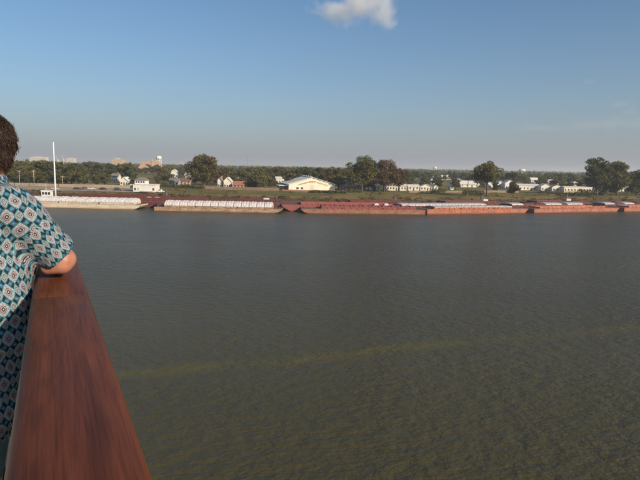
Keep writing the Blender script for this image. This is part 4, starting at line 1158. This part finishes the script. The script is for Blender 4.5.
# hands: palm, four fingers, thumb, curled over the rail
for wr, el, s in ((WR, ER, 1), (WL, EL, -1)):
    d = (wr - el).normalized(); side = d.cross(Vector((0, 0, 1))).normalized()
    pc = wr + d * .05 + Vector((0, 0, -.004))
    for q in range(4):
        off = side * ((q - 1.5) * .021)
        capsule(pb, wr + d * .01 + off * .6, wr + d * .085 + off, .015, .0125)
        k1 = wr + d * .088 + off; L = (.036, .041, .039, .031)[q if s > 0 else 3 - q]
        k2 = k1 + d * L + Vector((0, 0, -.010)); k3 = k2 + d * L * .7 + Vector((0, 0, -.020))
        capsule(pb, k1, k2, .0105, .0095); capsule(pb, k2, k3, .0093, .008)
    tb = wr + d * .025 - side * (s * .026)
    capsule(pb, tb, tb + d * .035 - side * (s * .022), .014, .012); capsule(pb, tb + d * .035 - side * (s * .022), tb + d * .068 - side * (s * .024) + Vector((0, 0, -.012)), .011, .009)
person = link('person', merged(pb, 'person', m_skin, .0075, 6, None))
person.matrix_world = PERS
tag(person, 'person in a teal and black medallion print shirt leaning an elbow on the wooden railing', 'person')

# eyes and lips
eyem = mat('eye_white', (.75, .73, .70), .2); lip = mat('lips', (.42, .14, .12), .45)
for s in (1, -1):
    e = MB(); sphere_mb(e, HD + fwd * .077 + rgt * (s * .031) + Vector((0, 0, .005)), .013, 12, 8); e.build('eye', eyem, person, True)
    e = MB(); sphere_mb(e, HD + fwd * .0865 + rgt * (s * .031) + Vector((0, 0, .005)), .0055, 10, 6); e.build('iris', m_black, person, True)
e = MB(); capsule(e, HD + fwd * .099 + rgt * .017 + Vector((0, 0, -.056)), HD + fwd * .099 - rgt * .017 + Vector((0, 0, -.056)), .006, .006); e.build('lips', lip, person, True)

# shirt
def shirt_material():
    m = bpy.data.materials.new('medallion_print_cloth'); m.use_nodes = True
    n, l = m.node_tree.nodes, m.node_tree.links
    b = n['Principled BSDF']; b.inputs['Roughness'].default_value = .8; b.inputs['Specular IOR Level'].default_value = .2
    uv = n.new('ShaderNodeUVMap'); uv.uv_map = 'UVMap'
    def M(op, a, bb=None, c=None):
        q = n.new('ShaderNodeMath'); q.operation = op
        for i, v in enumerate((a, bb, c)):
            if v is None: continue
            if isinstance(v, (int, float)): q.inputs[i].default_value = v
            else: l.new(v, q.inputs[i])
        return q.outputs[0]
    sp = n.new('ShaderNodeSeparateXYZ'); l.new(uv.outputs[0], sp.inputs[0])
    nz = n.new('ShaderNodeTexNoise'); nz.inputs['Scale'].default_value = 45; nz.inputs['Detail'].default_value = 3; l.new(uv.outputs[0], nz.inputs[0])
    jit = M('MULTIPLY', M('SUBTRACT', nz.outputs['Fac'], .5), .06)
    U = M('ADD', M('DIVIDE', sp.outputs['X'], .064), jit); V = M('ADD', M('DIVIDE', sp.outputs['Y'], .113), jit)
    def fr(x, o): return M('ABSOLUTE', M('SUBTRACT', M('FRACT', M('ADD', x, o)), .5))
    def shape(ou, ov, ru, rv, p):
        a = M('DIVIDE', fr(U, ou), ru); c = M('DIVIDE', fr(V, ov), rv)
        return M('POWER', M('ADD', M('POWER', a, p), M('POWER', c, p)), 1.0 / p)
    big = M('MINIMUM', shape(0, 0, .345, .285, 1.28), shape(.5, .5, .345, .285, 1.28))
    small = M('MINIMUM', shape(.5, 0, .21, .215, 1.2), shape(0, .5, .21, .215, 1.2))
    dot = M('MINIMUM', M('MINIMUM', shape(.25, .25, .125, .085, 1.0), shape(.75, .25, .125, .085, 1.0)), M('MINIMUM', shape(.25, .75, .125, .085, 1.0), shape(.75, .75, .125, .085, 1.0)))
    def ramp(d, stops):
        r = n.new('ShaderNodeValToRGB'); r.color_ramp.interpolation = 'LINEAR'
        while len(r.color_ramp.elements) > 1: r.color_ramp.elements.remove(r.color_ramp.elements[-1])
        r.color_ramp.elements[0].position = stops[0][0]; r.color_ramp.elements[0].color = (*stops[0][1], 1)
        for p_, c_ in stops[1:]:
            e = r.color_ramp.elements.new(p_); e.color = (*c_, 1)
        l.new(d, r.inputs[0]); return r.outputs[0]
    def mix(f, a, bb):
        q = n.new('ShaderNodeMix'); q.data_type = 'RGBA'; l.new(f, q.inputs['Factor']); l.new(a, q.inputs['A']); l.new(bb, q.inputs['B']); return q.outputs['Result']
    def inside(d):
        r = n.new('ShaderNodeMapRange'); r.inputs['From Min'].default_value = 1.04; r.inputs['From Max'].default_value = .97; l.new(d, r.inputs[0]); return r.outputs[0]
    blk = (.012, .019, .028); wht = (.34, .35, .36); gry = (.20, .20, .23); teal = (.075, .21, .24); red = (.17, .075, .085); blue = (.035, .13, .27)
    cb = ramp(big, [(0, wht), (.10, wht), (.14, blk), (.24, blk), (.28, gry), (.36, wht), (.42, red), (.50, red), (.54, wht), (.68, gry), (.76, wht), (.83, wht), (.87, teal), (1.0, teal)])
    cs = ramp(small, [(0, red), (.14, red), (.2, wht), (.38, gry), (.46, blk), (.55, gry), (.72, wht), (.78, teal), (1, teal)])
    cd = ramp(dot, [(0, (.16, .28, .36)), (.25, (.16, .28, .36)), (.32, blue), (.8, blue), (.9, teal), (1, teal)])
    base = n.new('ShaderNodeRGB'); base.outputs[0].default_value = (*blk, 1)
    c = mix(inside(dot), base.outputs[0], cd); c = mix(inside(small), c, cs); c = mix(inside(big), c, cb)
    sk = n.new('ShaderNodeTexNoise'); sk.inputs['Scale'].default_value = 210; sk.inputs['Detail'].default_value = 2; l.new(uv.outputs[0], sk.inputs[0])
    sr = n.new('ShaderNodeMapRange'); sr.inputs['From Min'].default_value = .35; sr.inputs['From Max'].default_value = .65; sr.inputs['To Min'].default_value = .55; sr.inputs['To Max'].default_value = 1.25; l.new(sk.outputs['Fac'], sr.inputs[0])
    sm = n.new('ShaderNodeMix'); sm.data_type = 'RGBA'; sm.blend_type = 'MULTIPLY'; sm.inputs['Factor'].default_value = .8; l.new(c, sm.inputs['A']); l.new(sr.outputs[0], sm.inputs['B'])
    l.new(sm.outputs['Result'], b.inputs['Base Color'])
    wv = n.new('ShaderNodeTexNoise'); wv.inputs['Scale'].default_value = 600; l.new(uv.outputs[0], wv.inputs[0])
    bp = n.new('ShaderNodeBump'); bp.inputs['Distance'].default_value = .0008; bp.inputs['Strength'].default_value = .4; l.new(wv.outputs['Fac'], bp.inputs['Height']); l.new(bp.outputs[0], b.inputs['Normal'])
    return m
m_shirt = shirt_material()
HEM = -.60
sb = MB()
for c, r in ((P(-.335, 2.49, -.48), (.235, .205, .19)), (HP, (.228, .198, .18)), (P(-.285, 2.51, -.20), (.228, .19, .16)), (WA + Vector((.012, 0, 0)), (.222, .19, .18)), (P(-.265, 2.565, .04), (.21, .175, .17)), (CH, (.215, .172, .21)), (P(-.24, 2.61, .29), (.17, .13, .12))):
    sphere_mb(sb, c, r, 28, 18, ROT)
capsule(sb, CH + Vector((0, 0, .13)), SR, .125, .098); capsule(sb, CH + Vector((0, 0, .13)), SL, .125, .098)
capsule(sb, CH + Vector((0, 0, .13)), NK + Vector((0, 0, -.015)), .11, .072, (1, 0))
for sh, el in ((SR, ER), (SL, EL)):
    e = sh.lerp(el, .93)
    capsule(sb, sh, e, .100, .082, (1, 0))
capsule(sb, SR + Vector((-.02, 0, -.03)), ER.lerp(CH, .42), .085, .06)       # loose cloth between sleeve and side
raw = merged(sb, 'shirt', m_shirt, .009, 10, None)
bm = bmesh.new(); bm.from_mesh(raw)
bmesh.ops.bisect_plane(bm, geom=bm.verts[:] + bm.edges[:] + bm.faces[:], plane_co=(0, 0, HEM), plane_no=(0, 0, -1), clear_outer=True)
bm.normal_update()
for v_ in bm.verts:                       # creases and hang of the cloth
    co = v_.co
    q = Vector((co.x * 7 + co.z * 3, co.y * 7, co.z * 4 - co.x * 5))
    w_ = mnoise.noise(q) * .011 + mnoise.noise(q * 2.3 + Vector((5, 1, 2))) * .006
    arm = (co - SR.lerp(ER, .6)).length
    if arm < .2: w_ += math.sin((co - SR).dot((ER - SR).normalized()) * 90 + co.y * 30) * .0035 * (1 - arm / .2)
    v_.co = co + v_.normal * w_
uvl = bm.loops.layers.uv.new('UVMap')
axA = (ER - SR).normalized(); axB = (EL - SL).normalized()
def frame(ax):
    a = ax.cross(Vector((.2, -1, .3))).normalized(); return a, ax.cross(a)
frA, frB = frame(axA), frame(axB)
for f_ in bm.faces:
    c = f_.calc_center_median()
    def seg(o, ax, L):
        t_ = (c - o).dot(ax); return t_, ((c - o) - ax * t_).length, 0 < t_ < L + .1
    ta, da, oka = seg(SR, axA, (ER - SR).length); tb_, db, okb = seg(SL, axB, (EL - SL).length)
    which = 'A' if (oka and da < .13 and ta > .10) else 'B' if (okb and db < .13 and tb_ > .10) else 'T'
    if which == 'T':
        sx = -.25 - .05 * (.2 - c.z) ; sy = (2.60 - UP) - .13 * (.2 - c.z)
        def ang(p): return math.atan2(p.x - sx, -(p.y - sy))
        a0 = ang(c)
        for lp in f_.loops:
            a = ang(lp.vert.co)
            while a - a0 > math.pi: a -= 2 * math.pi
            while a - a0 < -math.pi: a += 2 * math.pi
            lp[uvl].uv = (a * .205 + lp.vert.co.z * .16 + .03, lp.vert.co.z - lp.vert.co.x * .10)
    else:
        o_, ax_, (fa, fb_) = (SR, axA, frA) if which == 'A' else (SL, axB, frB)
        def ang2(p): q = p - o_; return math.atan2(q.dot(fa), q.dot(fb_))
        a0 = ang2(c)
        for lp in f_.loops:
            a = ang2(lp.vert.co)
            while a - a0 > math.pi: a -= 2 * math.pi
            while a - a0 < -math.pi: a += 2 * math.pi
            lp[uvl].uv = (a * .09, -(lp.vert.co - o_).dot(ax_))
    f_.smooth = True
bm.to_mesh(raw); bm.free()
shirt = link('shirt', raw, person)

# trousers
tb = MB()
m_trouser = mat('teal_grey_trousers', (.09, .16, .19), .85, .2, 9, .002)
for s in (1, -1):
    hip = HP + rgt * (s * .10) + Vector((0, 0, -.05)); kn = hip + Vector((-.08, -.01, -.34)) + fwd * .05; an = Vector((hip.x - .17, hip.y, DECK + .10)) - fwd * .03
    capsule(tb, hip, kn, .098, .085); capsule(tb, kn, an, .086, .075, (1, 0))
sphere_mb(tb, HP + Vector((0, 0, -.03)), (.17, .14, .13), rot=ROT)
link('trousers', merged(tb, 'trousers', m_trouser, .012, 6, None), person)
for s in (1, -1):
    hip = HP + rgt * (s * .10); an = Vector((hip.x - .17, hip.y, DECK + .05)) - fwd * .03
    sh = MB(); capsule(sh, an - fwd * .03, an + fwd * .18, .050, .046)
    o = sh.build('shoe', mat('white_shoe', (.6, .58, .54), .6, .15, 8), person, True)

# curly dark brown hair: a cap and loose curls
m_hair = mat('dark_brown_hair', (.036, .019, .012), .5, .5, 60, .002, spec=.35)
hb = MB()
HC = HD + Vector((0, 0, .012)) - fwd * .012
sphere_mb(hb, HC, (.106, .118, .122), 30, 20, ROT)
sphere_mb(hb, HC - fwd * .035 + Vector((0, 0, -.07)), (.092, .085, .09), 24, 16, ROT)
sphere_mb(hb, HC + rgt * .03 - fwd * .01 + Vector((0, 0, -.05)), (.072, .07, .085), 24, 16, ROT)
raw = merged(hb, 'hair', m_hair, .008, 4, None)
keep = []
bm = bmesh.new(); bm.from_mesh(raw); bm.normal_update()
for v_ in bm.verts:
    w_ = mnoise.noise(v_.co * 22) * .009 + mnoise.noise(v_.co * 60) * .003 - .006
    loc = ROT.transposed() @ (v_.co - HD)
    if loc.y > .045 and loc.z < .062: w_ -= .05 * min(1, (loc.y - .045) / .03)     # leave the face free
    v_.co += v_.normal * w_
rr = random.Random(5)
curls = MB()
bm.verts.ensure_lookup_table()
for k in range(3600):
    v_ = bm.verts[rr.randrange(len(bm.verts))]
    loc = ROT.transposed() @ (v_.co - HD)
    if loc.y > .05 and loc.z < .07: continue
    nrm = v_.normal; t1 = nrm.cross(Vector((rr.uniform(-1, 1), rr.uniform(-1, 1), rr.uniform(-.3, .3)))).normalized(); t2 = nrm.cross(t1)
    if t1.z > 0: t1 = -t1
    Lc = rr.uniform(.03, .065); pts = []
    ph = rr.uniform(0, 6.28); am = rr.uniform(.0015, .005); fly = rr.uniform(.002, .012) if rr.random() < .9 else rr.uniform(.014, .024)
    for j in range(7):
        s_ = j / 6
        pts.append(v_.co - nrm * .006 + t1 * Lc * (s_ - .2) + nrm * (fly * math.sin(s_ * 2.6) + am * math.sin(ph + s_ * 6)) + t2 * am * math.cos(ph + s_ * 5))
    rr_ = rr.uniform(.0007, .0016) if fly < .013 else .0005
    curls.tube(pts, [rr_ * .7] + [rr_] * 5 + [rr_ * .4], 4, False)
bm.to_mesh(raw); bm.free()
hair = link('hair', raw, person)
curls.build('curl', m_hair, hair, True)['kind'] = 'stuff'

# ------------------------------------------------------------------ air and cloud
hz = MB().box(-11000, 11000, -3500, 19000, -8, 70).build('haze', None or m_white)
hz.data.materials.clear()
m = bpy.data.materials.new('thin_river_haze'); m.use_nodes = True
n, l = m.node_tree.nodes, m.node_tree.links
n.remove(n['Principled BSDF'])
pv = n.new('ShaderNodeVolumePrincipled'); pv.inputs['Density'].default_value = .00019; pv.inputs['Color'].default_value = (.86, .90, .97, 1); pv.inputs['Anisotropy'].default_value = .2
l.new(pv.outputs[0], n['Material Output'].inputs['Volume'])
hz.data.materials.append(m)
tag(hz, 'thin pale haze over the river and town', 'haze', kind='stuff')

def cloud(px, py, D, lobes, dens, label, nscale, seed):
    """lobes in picture columns/rows round (px,py): (dx, dy, rx, ry); a lump of drops at distance D"""
    d = ray(px, py); c = EYE + d / d.y * D
    k_ = D / F * 1.03
    b = MB()
    rx = max(abs(a) + r for a, _, r, _ in lobes) * k_ * 1.25; rz = max(abs(a) + r for _, a, _, r in lobes) * k_ * 1.3
    ry = rx * .7
    b.box(-rx, rx, -ry, ry, -rz, rz)
    m = bpy.data.materials.new('cloud_drops'); m.use_nodes = True
    n, l = m.node_tree.nodes, m.node_tree.links
    n.remove(n['Principled BSDF'])
    tc = n.new('ShaderNodeTexCoord')
    nz = n.new('ShaderNodeTexNoise'); nz.inputs['Scale'].default_value = nscale; nz.inputs['Detail'].default_value = 5; nz.inputs['Roughness'].default_value = .6
    mp = n.new('ShaderNodeMapping'); mp.inputs['Location'].default_value = (seed * 13.7, seed * 5.1, 0); l.new(tc.outputs['Object'], mp.inputs[0]); l.new(mp.outputs[0], nz.inputs[0])
    cur = None
    for (dx, dy, ax, ay) in lobes:
        vs_ = n.new('ShaderNodeVectorMath'); vs_.operation = 'SUBTRACT'; vs_.inputs[1].default_value = (dx * k_, 0, -dy * k_); l.new(tc.outputs['Object'], vs_.inputs[0])
        vd = n.new('ShaderNodeVectorMath'); vd.operation = 'DIVIDE'; vd.inputs[1].default_value = (ax * k_, max(ax, ay) * .8 * k_, ay * k_); l.new(vs_.outputs[0], vd.inputs[0])
        ln = n.new('ShaderNodeVectorMath'); ln.operation = 'LENGTH'; l.new(vd.outputs[0], ln.inputs[0])
        if cur is None: cur = ln.outputs['Value']
        else:
            q = n.new('ShaderNodeMath'); q.operation = 'SMOOTH_MIN'; q.inputs[2].default_value = .35; l.new(cur, q.inputs[0]); l.new(ln.outputs['Value'], q.inputs[1]); cur = q.outputs[0]
    a1 = n.new('ShaderNodeMath'); a1.operation = 'MULTIPLY_ADD'; a1.inputs[1].default_value = 2.6; a1.inputs[2].default_value = -.45; l.new(nz.outputs['Fac'], a1.inputs[0])
    a2 = n.new('ShaderNodeMath'); a2.operation = 'SUBTRACT'; l.new(a1.outputs[0], a2.inputs[0]); l.new(cur, a2.inputs[1])
    mr = n.new('ShaderNodeMapRange'); mr.inputs['From Min'].default_value = 0; mr.inputs['From Max'].default_value = .8; mr.inputs['To Max'].default_value = dens; l.new(a2.outputs[0], mr.inputs[0])
    pv = n.new('ShaderNodeVolumePrincipled'); pv.inputs['Color'].default_value = (.97, .97, .98, 1); pv.inputs['Anisotropy'].default_value = -.1
    l.new(mr.outputs[0], pv.inputs['Density']); l.new(pv.outputs[0], n['Material Output'].inputs['Volume'])
    o = b.build('cloud', m); o.location = c
    m.volume_intersection_method = 'FAST' if hasattr(m, 'volume_intersection_method') else None
    tag(o, label, 'cloud', 'clouds in the clear sky')
cloud(357, 9, 2600, [(-18, 1, 26, 13), (4, -4, 30, 17), (26, 5, 18, 14)], .012, 'small pinkish cumulus cloud high over the warehouse', .011, 1)
cloud(589, 82, 5200, [(0, 0, 9, 4)], .0012, 'tiny faint cloud scrap above the double-crowned trees', .009, 2)
cloud(619, 105, 5200, [(0, 0, 14, 5), (10, 6, 12, 5)], .0010, 'small faint cloud puff near the picture edge', .009, 3)
cloud(582, 127, 7000, [(-40, 2, 40, 5), (10, -2, 42, 7), (50, -4, 40, 8)], .00028, 'wide thin cloud streak low over the town', .004, 4)
